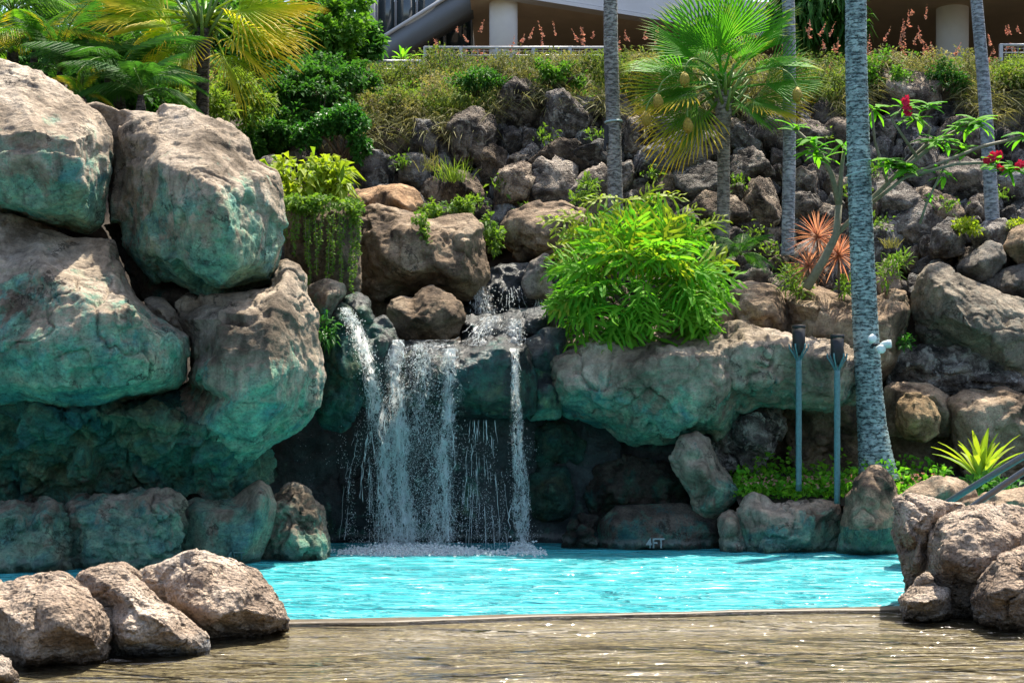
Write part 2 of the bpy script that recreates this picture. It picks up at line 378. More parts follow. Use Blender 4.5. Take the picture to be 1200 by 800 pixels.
def sheet_mat():
    t = NT('broken_white_water_sheet'); p = t.pos()
    wv = t.n('TexNoise', {'Vector': t.mapping(p, (9, 9, 4)), 'Scale': 1.0, 'Detail': 5.0, 'Roughness': 0.65}).outputs['Color']
    q = t.n('VectorMath', {0: t.mapping(p, (10, 8, 3.3)), 1: t.n('VectorMath', {0: wv, 1: (2.4, 2.4, 2.4)}, operation='MULTIPLY').outputs[0]}, operation='ADD').outputs[0]
    ve = t.n('TexVoronoi', {'Vector': q, 'Scale': 1.0}, feature='DISTANCE_TO_EDGE').outputs['Distance']
    ve2 = t.n('TexVoronoi', {'Vector': q, 'Scale': 2.3}, feature='DISTANCE_TO_EDGE').outputs['Distance']
    thick = t.noise(t.mapping(p, (5, 5, 1.6)), 1.0, 4, 0.6)
    wd = t.math('MULTIPLY', t.math('SUBTRACT', thick, 0.37), t.math('ADD', 0.05, t.math('MULTIPLY', t.attr('edge'), 0.85)), True)
    l1 = t.math('LESS_THAN', ve, t.math('MULTIPLY', wd, 0.62)); l2 = t.math('LESS_THAN', ve2, t.math('MULTIPLY', wd, 0.50))
    sp = t.math('GREATER_THAN', t.noise(t.mapping(p, (70, 40, 45)), 1.0, 3, 0.7), t.math('SUBTRACT', 0.70, t.math('MULTIPLY', wd, 0.45)))
    al = t.math('MAXIMUM', t.math('MAXIMUM', l1, l2), sp)
    d = t.n('BsdfPrincipled', {'Base Color': (0.85, 0.92, 0.94, 1), 'Roughness': 0.2})
    tl = t.n('BsdfTranslucent', {'Color': (0.98, 0.98, 0.98, 1)})
    w = t.n('MixShader', {0: 0.75, 1: d.outputs[0], 2: tl.outputs[0]})
    m = t.n('MixShader', {0: t.math('MULTIPLY', al, 0.88), 1: t.n('BsdfTransparent').outputs[0], 2: w.outputs[0]})
    return t.surface(m.outputs[0])
M['water_sheet'] = sheet_mat()

# ------------------------------------------------------------ boulders
rkr = random.Random(21)
def smooth_np(V, E, it, lam=0.5):
    n = len(V); deg = np.bincount(E.ravel(), minlength=n).astype(float)[:, None]; deg[deg == 0] = 1
    for _ in range(it):
        S = np.zeros_like(V)
        for k in range(3):
            S[:, k] = np.bincount(E[:, 0], V[E[:, 1], k], n) + np.bincount(E[:, 1], V[E[:, 0], k], n)
        V = V + lam * (S / deg - V)
    return V
def boulder(label, outline, Y, inner, thick, mat, tint=1.0, stain=(0.0, 0.0), it=1, amp=1.0, vox=2.3, name='boulder', cat='boulder', fn=None, back=0.8, stain_line=None, chip=.3, ridge=()):
    """outline: silhouette in photograph pixels at distance Y; inner: (px, py, bulge towards the viewer)"""
    n = len(outline); base_ = list(outline) + [(a[0], a[1]) for a in inner]
    near_ = lambda q: min(range(len(base_)), key=lambda i: (base_[i][0] - q[0]) ** 2 + (base_[i][1] - q[1]) ** 2)
    redge = [(near_(a), near_(b)) for line in ridge for a, b in zip(line, line[1:])]; redge = [e for e in redge if e[0] != e[1]]
    pts = list(outline) + [(a[0], a[1]) for a in inner]
    dep = [0.0] * n + [a[2] for a in inner]
    # break the big planes into smaller chipped ones: extra points on the same surface, pushed in or out
    v0, _, f0, o0, _, _ = delaunay_2d_cdt([Vector(p) for p in pts], redge, [list(range(n))], 1, 1e-4)
    d0 = [dep[o[0]] if o else 0.0 for o in o0]
    xs_, ys_ = [p[0] for p in outline], [p[1] for p in outline]; wx, hy = max(xs_) - min(xs_), max(ys_) - min(ys_)
    sp_ = max(13.0, .15 * math.sqrt(wx * hy)); taken = list(pts); extra = []
    for _ in range(500):
        q = (rkr.uniform(min(xs_), max(xs_)), rkr.uniform(min(ys_), max(ys_)))
        if any((q[0] - a[0]) ** 2 + (q[1] - a[1]) ** 2 < sp_ ** 2 for a in taken): continue
        for f in f0:
            A_, B_, C_ = v0[f[0]], v0[f[1]], v0[f[2]]; den = (B_.y - C_.y) * (A_.x - C_.x) + (C_.x - B_.x) * (A_.y - C_.y)
            if abs(den) < 1e-6: continue
            l1 = ((B_.y - C_.y) * (q[0] - C_.x) + (C_.x - B_.x) * (q[1] - C_.y)) / den; l2 = ((C_.y - A_.y) * (q[0] - C_.x) + (A_.x - C_.x) * (q[1] - C_.y)) / den; l3 = 1 - l1 - l2
            if min(l1, l2, l3) >= 0:
                dz = l1 * d0[f[0]] + l2 * d0[f[1]] + l3 * d0[f[2]]
                taken.append(q); extra.append((q[0], q[1], dz + rkr.gauss(.0, 1) * chip * sp_ * Y / F)); break
    pts += [(a[0], a[1]) for a in extra]; dep += [a[2] for a in extra]
    vs, es, fs, ov, oe, of = delaunay_2d_cdt([Vector(p) for p in pts], redge, [list(range(n))], 1, 1e-4)
    d = []
    for k, o in enumerate(ov):
        d.append(dep[o[0]] if o else 0.0)
    Vf = [P(v[0], v[1], Y - dd) for v, dd in zip(vs, d)]
    cx = sum(p[0] for p in outline) / n; cy = sum(p[1] for p in outline) / n
    bm = bmesh.new()
    front = [bm.verts.new(v) for v in Vf]
    for f in fs:
        try: bm.faces.new([front[i] for i in f])
        except ValueError: pass
    o2 = {}
    for k, o in enumerate(ov):
        for i in o: o2[i] = k
    ring = [front[o2[i]] for i in range(n)]
    b1 = [bm.verts.new(P(cx + (p[0] - cx) * 0.95, cy + (p[1] - cy) * 0.95, Y + thick * 0.5)) for p in outline]
    b2 = [bm.verts.new(P(cx + (p[0] - cx) * back * 0.8, cy + (p[1] - cy) * back * 0.8, Y + thick)) for p in outline]
    for A, B in ((ring, b1), (b1, b2)):
        for i in range(n):
            j = (i + 1) % n
            try: bm.faces.new((A[i], A[j], B[j], B[i]))
            except ValueError: pass
    vs2, _, fs2, ov2, _, _ = delaunay_2d_cdt([Vector(p) for p in outline], [], [list(range(n))], 1, 1e-4)
    mp = {}
    for k, o in enumerate(ov2):
        if o: mp[k] = b2[o[0]]
    for f in fs2:
        try: bm.faces.new([mp[i] for i in f][::-1])
        except (ValueError, KeyError): pass
    bmesh.ops.recalc_face_normals(bm, faces=bm.faces)
    me = bpy.data.meshes.new('raw'); bm.to_mesh(me); bm.free()
    tmp = bpy.data.objects.new('raw', me); COL.objects.link(tmp)
    md = tmp.modifiers.new('r', 'REMESH'); md.mode = 'VOXEL'; md.voxel_size = vox * Y / F
    dg = bpy.context.evaluated_depsgraph_get(); ev = tmp.evaluated_get(dg); em = ev.to_mesh()
    nv = len(em.vertices); V = np.empty(nv * 3, np.float32); em.vertices.foreach_get('co', V); V = V.reshape(-1, 3).astype(float)
    ne = len(em.edges); E = np.empty(ne * 2, np.int32); em.edges.foreach_get('vertices', E); E = E.reshape(-1, 2)
    nf = len(em.polygons); L = np.empty(len(em.loops), np.int32); em.loops.foreach_get('vertex_index', L)
    ev.to_mesh_clear(); bpy.data.objects.remove(tmp); bpy.data.meshes.remove(me)
    Q = L.reshape(-1, 4)
    V = smooth_np(V, E, it)
    def normals(V):
        a = V[Q]; fn_ = np.cross(a[:, 2] - a[:, 0], a[:, 3] - a[:, 1]); N = np.zeros_like(V)
        for c in range(4):
            for k in range(3): N[:, k] += np.bincount(Q[:, c], fn_[:, k], len(V))
        return N / (np.linalg.norm(N, axis=1)[:, None] + 1e-9)
    N = normals(V)
    s = 1.0
    off = RNG.uniform(0, 60, 3)
    pp = V + off
    ext = V.max(0) - V.min(0); size = float(np.sort(ext)[1])
    dsp = 0.016 * fbm(pp * 1.5, 3) + 0.010 * (0.5 - np.abs(fbm(pp * 3.1 + 5, 3))) + 0.008 * fbm(pp * 8.0, 3, 0.6)
    # chiselled facets: every cell of a random scatter is a plane of its own tilt
    for (cell, k_) in ((max(.4, size * .5), .075), (max(.16, size * .17), .07)):
        ns = int(min(260, max(6, np.prod(ext + cell) / cell ** 3 * .8)))
        seeds = RNG.uniform(V.min(0) - cell * .3, V.max(0) + cell * .3, (ns, 3)); tl = RNG.normal(size=(ns, 3)); tl /= np.linalg.norm(tl, axis=1)[:, None]
        wp = V + cell * .16 * np.stack([fbm(pp * 2.5 + q, 2) for q in (0, 19, 43)], 1)
        near = np.empty(len(V), int)
        for c0 in range(0, len(V), 6000):
            near[c0:c0 + 6000] = np.argmin(((wp[c0:c0 + 6000, None] - seeds[None]) ** 2).sum(-1), 1)
        dsp += np.clip(np.sum((V - seeds[near]) * tl[near], 1) * k_, -.05 * cell / .35, .05 * cell / .35)
    # sharp strata: ridges running obliquely
    pq = pp * np.array([2.0, 2.0, 6.5]) @ np.array([[0.9, 0.1, 0.35], [-0.1, 1, 0.1], [-0.35, 0.0, 0.93]])
    dsp += 0.012 * (0.4 - np.abs(fbm(pq * 2.2, 3, 0.6)))
    dsp += 0.006 * fbm(pp * 22, 2)
    # cracks and seams
    for (fq, wd, dp) in ((.8, .022, .060), (1.9, .03, .026)):
        cn = np.abs(fbm(pp * fq + 50, 4, .5)); dsp -= dp * np.exp(-(cn / wd) ** 2) * np.clip(vnoise(pp * 1.3 + 90) * 2 + .5, 0, 1)
    V = V + N * (dsp * amp)[:, None]
    V = smooth_np(V, E, 1, .2)
    zt = CZ + (HY - min(p[1] for p in outline)) * Y / F; zb = max(-0.1, CZ + (HY - max(p[1] for p in outline)) * Y / F)
    hz = np.clip((V[:, 2] - zb) / max(0.05, zt - zb), 0, 1)
    st = stain[1] + (stain[0] - stain[1]) * hz
    if stain_line is not None:                                  # an old water line
        st = np.where(V[:, 2] + 0.05 * fbm(pp * 3, 2) < stain_line[0], stain_line[1], st)
    me = mesh_np(name, V, Q, True, {'stain': st})
    c = Vector(V.mean(0)); c.z = V[:, 2].min()
    me.transform(Matrix.Translation(-c)); me.update()
    o = link(name, me, None, M[mat]); o.location = c
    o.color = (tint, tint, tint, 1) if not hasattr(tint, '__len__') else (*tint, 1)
    return tag(o, label, cat)

exec_rocks = []
B = boulder
# --- left rock pile
B('huge rounded boulder at the top left corner, sunlit crown and greenish front face',
  [(-40,62),(0,70),(25,80),(60,97),(92,118),(115,135),(126,160),(129,200),(123,240),(121,262),(105,274),(85,272),(60,265),(30,255),(0,248),(-40,240)], 17.2,
  [(-34,152,1.0),(0,158,1.0),(42,150,1.15),(62,158,1.0),(90,163,1.1),(110,156,.6),(0,200,1.05),(60,205,1.1),(0,236,.9),(52,246,.9),(96,215,1.05),(98,255,.6),(20,105,.35),(60,122,.35)], 1.2, 'painted', 1.0, (-0.15, 0.75), chip=.13,
  ridge=[[(-34,152),(0,158),(42,150),(62,158),(90,163),(110,156),(126,160)],[(90,163),(96,215),(98,255)],[(0,236),(52,246),(98,255)]])
B('big angular boulder with broad sunlit sloping top above the vine covered rock',
  [(98,124),(112,120),(150,131),(182,133),(190,124),(215,125),(245,137),(275,150),(290,163),(298,190),(325,203),(330,220),(328,260),(334,280),(325,315),(318,332),(280,343),(258,350),(240,345),(205,328),(182,330),(168,318),(145,290),(138,262),(128,262),(126,235),(130,195),(128,160),(115,140)], 17.5,
  [(178,140,.15),(184,166,.5),(190,192,1.0),(220,203,1.2),(252,218,1.35),(275,222,1.1),(296,212,.75),(264,252,1.4),(273,290,1.3),(278,312,1.1),(186,240,.95),(182,290,.75),(225,262,1.25),(222,315,1.05),(258,335,.95),(308,262,.6),(306,310,.55),(140,200,.05),(150,252,.15),(238,165,.55)], 1.3, 'painted', 1.0, (-0.15, 0.95), chip=.12,
  ridge=[[(150,131),(178,140),(184,166),(190,192),(220,203),(252,218),(275,222),(296,212),(325,203)],[(252,218),(264,252),(273,290),(278,312),(258,335)],[(190,192),(186,240),(182,290),(182,330)],[(182,290),(222,315),(258,335),(280,343)]])
B('large jutting boulder with ragged sunlit ledge at the left, below the topmost boulder',
  [(-40,236),(0,250),(50,265),(85,278),(132,278),(139,300),(150,325),(162,348),(185,372),(222,394),(226,420),(222,445),(212,458),(180,466),(150,470),(110,485),(60,492),(20,490),(-40,500)], 16.9,
  [(-34,325,.6),(0,318,.6),(45,311,.75),(80,345,1.1),(110,367,1.25),(152,363,1.2),(185,390,.95),(212,404,.6),(62,296,.3),(100,318,.35),(125,300,.2),(137,335,.55),
   (0,400,1.2),(58,400,1.3),(125,410,1.3),(180,425,1.05),(205,440,.65),(-34,455,.95),(20,450,1.0),(60,455,1.05),(130,455,1.1),(180,448,.9)], 1.4, 'painted', 1.0, (-0.1, 1.05), chip=.13,
  ridge=[[(45,311),(80,345),(110,367),(152,363),(185,390),(212,404),(222,394)],[(45,311),(62,296),(100,318),(137,335),(162,348)],[(-34,455),(20,450),(60,455),(130,455),(180,448),(205,440),(226,420)],[(152,363),(125,410),(130,455)]])
B('weathered boulder with a bright cream sunlit right flank beside the waterfall',
  [(203,352),(215,343),(245,352),(290,346),(320,338),(322,320),(330,306),(338,303),(350,310),(359,320),(360,342),(372,370),(376,410),(379,440),(370,468),(364,486),(345,505),(320,518),(300,535),(270,548),(230,548),(200,535),(190,500),(195,465),(222,450),(226,420),(222,397),(205,374)], 17.3,
  [(336,328,.3),(322,352,.75),(318,380,1.05),(314,410,1.2),(320,445,1.25),(330,482,.9),(342,395,.75),(352,430,.7),(362,455,.4),(345,352,.4),(255,372,.75),(262,415,1.0),(235,440,.85),(275,470,1.1),(300,508,.85),(235,505,.75)], 1.3, 'painted', 1.0, (-0.35, 1.0), chip=.15,
  ridge=[[(330,306),(336,328),(322,352),(318,380),(314,410),(320,445),(330,482),(345,505)],[(245,352),(255,372),(262,415),(275,470),(300,508)]])
B('small flat grey slab wedged in the gap behind the ragged sunlit ledge',
  [(166,352),(178,347),(192,350),(206,366),(214,384),(214,392),(196,388),(180,376)], 17.3, [(185,362,.25),(200,380,.25)], 0.4, 'painted', 0.85, (0.1, 0.2))
B('dark shadowed boulder in the cleft between the two topmost left boulders',
  [(120,262),(140,262),(160,300),(190,330),(260,345),(320,330),(330,350),(260,360),(200,365),(165,350),(145,310)], 17.9, [(165,310,.3),(200,345,.3),(280,348,.2)], 0.8, 'teal', 0.7, (0.2, 0.4))
B('rough dark overhung rock face with teal algae along the left waterline',
  [(-40,440),(40,440),(120,445),(200,455),(262,480),(300,512),(310,545),(306,580),(300,612),(250,640),(100,662),(-40,672)], 17.5,
  [(-30,475,1.05),(60,482,1.2),(130,485,1.15),(190,490,1.05),(250,505,1.0),(285,525,.7),(0,525,.75),(70,530,.8),(150,530,.75),(225,535,.7),(0,565,.25),(90,570,.3),(180,570,.25),(255,572,.2)], 0.9, 'teal', 0.8, (1.25, 0.3), it=1, amp=3.0, chip=.5)
# --- pool edge row, left
B('green tinged pool edge rock at the far left end of the waterline',
  [(-40,598),(0,590),(20,587),(33,591),(40,592),(50,583),(63,584),(76,602),(84,640),(96,676),(94,690),(-40,700)], 16.5, [(-10,605,.35),(22,605,.4),(36,612,.25),(55,602,.4),(0,660,.6),(60,655,.55)], 0.7, 'painted', 0.72, (0.4, 1.2), amp=1.7, chip=.5)
B('wide pool edge rock with a tall rounded hump, second from the left',
  [(66,622),(82,592),(100,586),(113,577),(135,583),(150,580),(180,572),(200,576),(214,590),(216,620),(214,645),(208,672),(208,686),(80,690),(72,672)], 16.7, [(95,602,.4),(120,598,.35),(150,610,.35),(180,592,.5),(200,600,.4),(110,650,.6),(160,655,.55),(190,650,.5)], 0.7, 'painted', 0.72, (0.35, 1.2), amp=1.7, chip=.5)
edge_mark_rock = B('pool edge rock marked with a faint depth sign, right of the tall rounded hump',
  [(192,645),(208,595),(230,582),(252,585),(272,584),(290,569),(305,561),(317,569),(324,590),(320,620),(306,655),(300,680),(198,682)], 17.3, [(230,600,.4),(260,600,.4),(305,580,.45),(300,610,.45),(240,645,.55),(285,645,.55)], 0.7, 'painted', 0.78, (0.25, 1.15), amp=.3, chip=.1)
B('knobbly pool edge rock with sunlit right side next to the falling water',
  [(292,655),(303,605),(316,584),(330,570),(345,565),(358,569),(374,594),(381,625),(388,655),(388,672),(300,676)], 17.8, [(325,600,.45),(345,580,.35),(355,600,.45),(335,640,.55),(368,640,.4)], 0.7, 'painted', 0.85, (0.05, 0.8), amp=1.7, chip=.5)
# --- waterfall rocks
B('dark cave wall behind the falling water',
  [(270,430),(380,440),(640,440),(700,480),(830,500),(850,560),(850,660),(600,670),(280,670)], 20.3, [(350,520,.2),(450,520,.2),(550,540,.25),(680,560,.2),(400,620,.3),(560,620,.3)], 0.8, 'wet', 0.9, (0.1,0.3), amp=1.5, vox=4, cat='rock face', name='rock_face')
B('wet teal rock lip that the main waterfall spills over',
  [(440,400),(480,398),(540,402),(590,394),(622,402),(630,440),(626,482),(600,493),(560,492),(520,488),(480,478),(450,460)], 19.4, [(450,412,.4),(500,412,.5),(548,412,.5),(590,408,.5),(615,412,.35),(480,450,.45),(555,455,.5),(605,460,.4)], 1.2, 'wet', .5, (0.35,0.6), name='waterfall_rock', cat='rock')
B('tall dark teal pillar rock left of the leftmost falling stream',
  [(372,378),(385,362),(400,352),(412,358),(420,375),(426,430),(425,470),(415,495),(398,506),(378,497),(368,470),(376,430)], 18.7, [(398,375,.3),(402,430,.4),(392,470,.35)], 0.8, 'teal', 0.45, (0.6,1.0), name='waterfall_rock', cat='rock')
B('narrow wet pillar rock between the leftmost stream and the main fall',
  [(404,349),(420,344),(432,352),(436,378),(450,370),(462,383),(470,400),(464,440),(448,470),(425,478),(412,430),(408,390)], 19.0, [(425,365,.25),(430,420,.4),(452,400,.3)], 0.8, 'wet', .6, (0.4,0.6), name='waterfall_rock', cat='rock')
B('greyish capstone on top of the tall teal pillar rock',
  [(362,336),(384,328),(404,334),(406,345),(398,354),(386,375),(374,382),(366,362)], 18.7, [(385,345,.3),(380,360,.25)], 0.6, 'painted', 0.7, (0.3,0.6))
B('brown double humped boulder sitting on the lip of the main waterfall',
  [(450,362),(458,350),(470,345),(484,350),(494,338),(508,335),(530,345),(542,354),(545,375),(538,394),(520,402),(470,402),(455,386)], 19.7, [(468,364,.3),(500,362,.45),(500,378,.5),(530,370,.4),(522,358,.3)], 0.8, 'brown', 0.75)
B('low wet shelf rock carrying the upper cascade to the main lip',
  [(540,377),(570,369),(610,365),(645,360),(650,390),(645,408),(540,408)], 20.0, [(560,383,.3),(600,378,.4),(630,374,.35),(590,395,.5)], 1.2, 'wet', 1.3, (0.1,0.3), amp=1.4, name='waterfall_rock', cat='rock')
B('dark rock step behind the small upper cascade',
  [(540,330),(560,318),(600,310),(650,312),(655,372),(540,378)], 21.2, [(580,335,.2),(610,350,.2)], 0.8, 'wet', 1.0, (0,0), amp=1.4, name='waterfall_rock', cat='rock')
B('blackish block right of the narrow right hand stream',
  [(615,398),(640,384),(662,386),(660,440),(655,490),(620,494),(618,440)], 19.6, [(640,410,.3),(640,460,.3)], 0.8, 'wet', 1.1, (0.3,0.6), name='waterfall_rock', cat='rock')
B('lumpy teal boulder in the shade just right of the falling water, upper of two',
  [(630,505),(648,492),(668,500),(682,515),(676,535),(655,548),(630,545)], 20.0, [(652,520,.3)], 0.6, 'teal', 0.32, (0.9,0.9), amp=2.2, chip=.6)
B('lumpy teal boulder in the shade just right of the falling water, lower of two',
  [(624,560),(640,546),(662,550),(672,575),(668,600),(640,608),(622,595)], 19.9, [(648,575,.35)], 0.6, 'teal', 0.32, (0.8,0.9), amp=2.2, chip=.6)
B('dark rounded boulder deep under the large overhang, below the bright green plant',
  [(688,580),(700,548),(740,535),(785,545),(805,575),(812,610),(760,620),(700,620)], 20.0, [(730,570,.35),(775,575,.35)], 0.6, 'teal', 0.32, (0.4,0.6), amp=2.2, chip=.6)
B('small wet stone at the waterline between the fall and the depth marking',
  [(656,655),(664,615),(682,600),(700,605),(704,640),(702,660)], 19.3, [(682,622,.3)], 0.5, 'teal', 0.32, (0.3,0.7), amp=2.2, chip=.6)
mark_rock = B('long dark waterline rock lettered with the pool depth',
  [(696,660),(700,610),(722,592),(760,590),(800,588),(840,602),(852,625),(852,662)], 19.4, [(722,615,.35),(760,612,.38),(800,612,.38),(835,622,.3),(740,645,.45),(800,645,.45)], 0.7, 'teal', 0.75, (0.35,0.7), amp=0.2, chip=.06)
# --- right overhang
B('very large teal stained overhanging boulder carrying the bright green plant',
  [(634,420),(655,404),(690,388),(760,384),(830,390),(860,386),(905,386),(930,397),(955,401),(985,404),(1004,418),(1010,450),(1000,472),(970,480),(930,474),(890,476),(862,488),(845,512),(812,512),(770,522),(735,522),(712,500),(665,490),(648,470)], 19.9,
  [(650,424,.4),(690,428,.8),(735,424,1.05),(790,415,1.2),(835,416,1.15),(852,408,.75),(885,404,.95),(915,404,.9),(945,416,.7),(972,422,.85),(992,432,.6),(672,455,.85),(715,462,1.0),(745,440,1.15),(775,462,1.05),(835,455,1.1),(855,450,.75),(895,445,.85),(932,448,.6),(965,455,.7),(700,482,.6),(752,498,.65),(800,492,.9),(838,488,.7),(905,465,.5)], 1.5, 'painted', 0.9, (-0.3, 1.0), chip=.3, amp=1.6,
  ridge=[[(634,420),(650,424),(690,428),(735,424),(790,415),(835,416),(852,408),(885,404),(915,404),(945,416),(972,422),(992,432),(1004,418)],[(690,428),(745,440),(752,498)],[(672,455),(700,482),(752,498),(800,492),(838,488)],[(835,416),(835,455),(838,488)],[(852,408),(855,450)],[(945,416),(932,448)]])
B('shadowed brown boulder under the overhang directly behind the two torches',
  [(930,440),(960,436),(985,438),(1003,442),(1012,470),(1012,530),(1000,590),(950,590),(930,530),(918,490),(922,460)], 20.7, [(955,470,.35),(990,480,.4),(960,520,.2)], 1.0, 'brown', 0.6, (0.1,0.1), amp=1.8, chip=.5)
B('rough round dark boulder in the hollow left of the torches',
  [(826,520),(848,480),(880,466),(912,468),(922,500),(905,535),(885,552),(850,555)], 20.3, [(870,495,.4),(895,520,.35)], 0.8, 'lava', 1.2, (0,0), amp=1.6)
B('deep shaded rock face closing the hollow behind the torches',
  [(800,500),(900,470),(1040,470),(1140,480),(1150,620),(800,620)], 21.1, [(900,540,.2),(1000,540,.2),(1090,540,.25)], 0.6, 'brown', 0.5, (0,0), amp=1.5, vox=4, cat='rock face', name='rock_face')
B('leaning oblong pillar stone propping the large overhang',
  [(796,510),(815,505),(832,514),(842,540),(854,558),(867,576),(862,590),(842,606),(824,609),(814,598),(806,578),(795,560),(784,538)], 19.3, [(812,525,.35),(822,550,.4),(842,572,.35),(832,592,.35),(808,550,.3)], 0.6, 'painted', 0.85, (0.1,0.65))
# --- ledge rocks behind
B('brown blocky ledge rock between the bright green plant and the copper leaves',
  [(855,336),(880,330),(905,334),(918,343),(926,370),(930,405),(880,402),(855,396)], 21.2, [(870,348,.4),(905,350,.5),(895,370,.6),(915,375,.45),(870,380,.5)], 1.0, 'brown', 1.05)
B('long brown ledge rock with pale top running behind the big palm trunk',
  [(915,347),(930,341),(950,335),(966,342),(1000,346),(1025,350),(1048,340),(1062,345),(1069,365),(1056,400),(1050,432),(1030,445),(990,445),(955,410),(930,408),(922,376)], 21.2, [(932,356,.4),(962,362,.65),(998,374,.75),(1040,372,.65),(1058,362,.35),(960,390,.7),(1000,410,.75),(1035,410,.6)], 1.0, 'brown', 1.05)
B('low brown rock half hidden behind the right side of the bright green plant',
  [(770,372),(810,352),(850,350),(864,360),(866,398),(770,400)], 20.9, [(830,368,.3)], 0.8, 'brown', 0.9)
# --- pool edge row, right
B('small pointed pool edge rock at the foot of the leaning pillar stone',
  [(842,606),(854,597),(866,604),(872,625),(876,650),(876,664),(846,664)], 18.9, [(857,615,.3),(862,640,.35)], 0.5, 'painted', 0.8, (0.1,0.8))
B('long low pool edge rock in front of the torches',
  [(862,602),(872,583),(885,577),(900,585),(906,593),(940,588),(965,583),(985,587),(988,612),(986,650),(984,664),(872,664),(868,630)], 18.9, [(885,596,.3),(905,605,.4),(940,600,.4),(975,598,.35),(900,640,.45),(950,635,.45)], 0.8, 'painted', 0.85, (0.0,0.95))
B('upright tan boulder with a teal water line in front of the big palm trunk',
  [(988,612),(994,582),(1003,560),(1016,548),(1030,547),(1045,560),(1052,580),(1064,602),(1062,640),(1060,668),(1020,668),(982,664),(983,646)], 18.5, [(1012,570,.45),(1028,575,.4),(1010,608,.55),(1040,605,.4),(1015,640,.6)], 0.8, 'brown', 1.0, (0,0), stain_line=(0.36, 1.0))
B('flat tan rock behind the handrail at the right, left one of two',
  [(1045,585),(1075,568),(1100,557),(1125,565),(1142,576),(1152,600),(1050,604)], 16.5, [(1080,580,.25),(1110,575,.25)], 0.8, 'brown', 1.1)
B('flat tan rock behind the handrail at the right, cut by the picture edge',
  [(1128,590),(1165,578),(1200,574),(1240,572),(1240,610),(1130,612)], 16.0, [(1170,592,.25),(1210,590,.3)], 0.8, 'brown', 1.1)
# --- right foreground
B('tall narrow pinkish foreground rock at the left end of the right hand group',
  [(1049,586),(1060,580),(1090,582),(1130,588),(1135,600),(1115,612),(1098,622),(1092,645),(1090,680),(1096,705),(1064,712),(1058,670),(1050,635),(1045,610)], 12.6, [(1066,596,.15),(1090,600,.25),(1068,620,.3),(1084,626,.25),(1075,660,.25)], 0.9, 'fore', 0.95, (0,0), vox=2.4)
B('big blocky foreground rock with crumbly sunlit top, middle of the right hand group',
  [(1090,630),(1102,607),(1125,598),(1160,590),(1200,597),(1245,600),(1245,720),(1190,735),(1150,735),(1092,725),(1086,670)], 12.4, [(1104,622,.3),(1130,618,.45),(1148,607,.35),(1142,632,.5),(1165,650,.5),(1105,655,.5),(1135,665,.6),(1200,625,.3),(1180,660,.4),(1125,680,.25),(1150,700,.2)], 1.0, 'fore', 1.0, (0,0), vox=2.4)
B('low wedge shaped foreground stone with a peaked sunlit top',
  [(1055,702),(1070,688),(1086,671),(1096,684),(1114,690),(1116,715),(1114,728),(1058,728)], 12.1, [(1064,704,.25),(1086,705,.4),(1108,697,.2)], 0.5, 'fore', 0.85, (0,0), vox=2.2)
B('smooth rounded foreground boulder at the right edge of the picture',
  [(1140,702),(1150,684),(1162,668),(1176,652),(1195,642),(1245,636),(1245,755),(1200,752),(1168,742),(1146,726)], 11.7, [(1175,668,.3),(1205,660,.3),(1165,695,.45),(1200,690,.55),(1180,725,.4)], 1.0, 'fore', 1.0, (0,0), vox=2.2)
# --- left foreground
B('large pale foreground boulder at the lower left with a cracked rounded face',
  [(-45,690),(0,684),(40,676),(75,673),(105,688),(125,704),(134,722),(134,748),(126,778),(112,792),(0,808),(-45,815)], 10.1, [(-10,705,.35),(45,700,.4),(85,697,.35),(112,712,.35),(20,728,.6),(70,730,.6),(110,750,.45),(30,770,.55)], 1.0, 'fore', 1.0, (0,0), vox=2.2)
B('pale pitted foreground rock wedged between its two larger neighbours at lower left',
  [(80,690),(96,672),(118,664),(142,664),(160,676),(190,704),(220,724),(241,745),(243,766),(200,780),(130,784),(118,740)], 10.4, [(125,685,.2),(150,700,.3),(185,725,.4),(150,745,.45),(215,750,.3)], 0.9, 'fore', 1.0, (0,0), vox=2.2, stain_line=(0.09,1.2))
B('pale humped foreground boulder reaching furthest into the water at lower left',
  [(146,686),(170,668),(200,658),(214,650),(240,643),(262,650),(275,655),(300,668),(318,690),(339,726),(340,740),(290,750),(240,758),(215,730),(186,705)], 11.2, [(215,670,.2),(245,665,.25),(250,690,.4),(285,690,.35),(215,705,.35),(265,720,.5),(310,720,.35)], 1.0, 'fore', 1.0, (0,0), vox=2.2)
B('corner tip of a small rock at the bottom left',
  [(-30,775),(0,768),(10,778),(15,795),(14,812),(-30,815)], 9.2, [(0,790,.2)], 0.4, 'fore', 0.95, (0,0), vox=2.2)
# --- boulders below the wall
B('dark square rock hung with trailing creeper vines',
  [(330,244),(360,237),(405,238),(420,245),(424,300),(424,345),(400,350),(350,350),(333,330)], 19.4, [(350,252,.3),(390,252,.35),(410,258,.25),(355,300,.4),(400,300,.4)], 0.9, 'brown', 0.5)
B('big brown boulder above the waterfall with a sunlit sloping right shoulder',
  [(417,264),(425,246),(440,240),(460,245),(478,250),(500,257),(525,252),(555,250),(565,262),(569,290),(575,318),(568,342),(548,352),(510,348),(480,346),(440,350),(420,322)], 20.9, [(432,256,.3),(470,268,.65),(505,284,.85),(545,284,.75),(562,278,.3),(450,300,.75),(480,320,.85),(530,322,.8),(555,330,.5)], 1.2, 'brown', 0.85)
B('sunlit orange tan boulder behind the big brown boulder',
  [(398,236),(420,223),(445,219),(470,218),(488,224),(496,238),(492,256),(430,258),(402,252)], 21.6, [(430,236,.3),(462,232,.35),(478,244,.3)], 0.9, 'brown', (1.35,1.15,0.95))
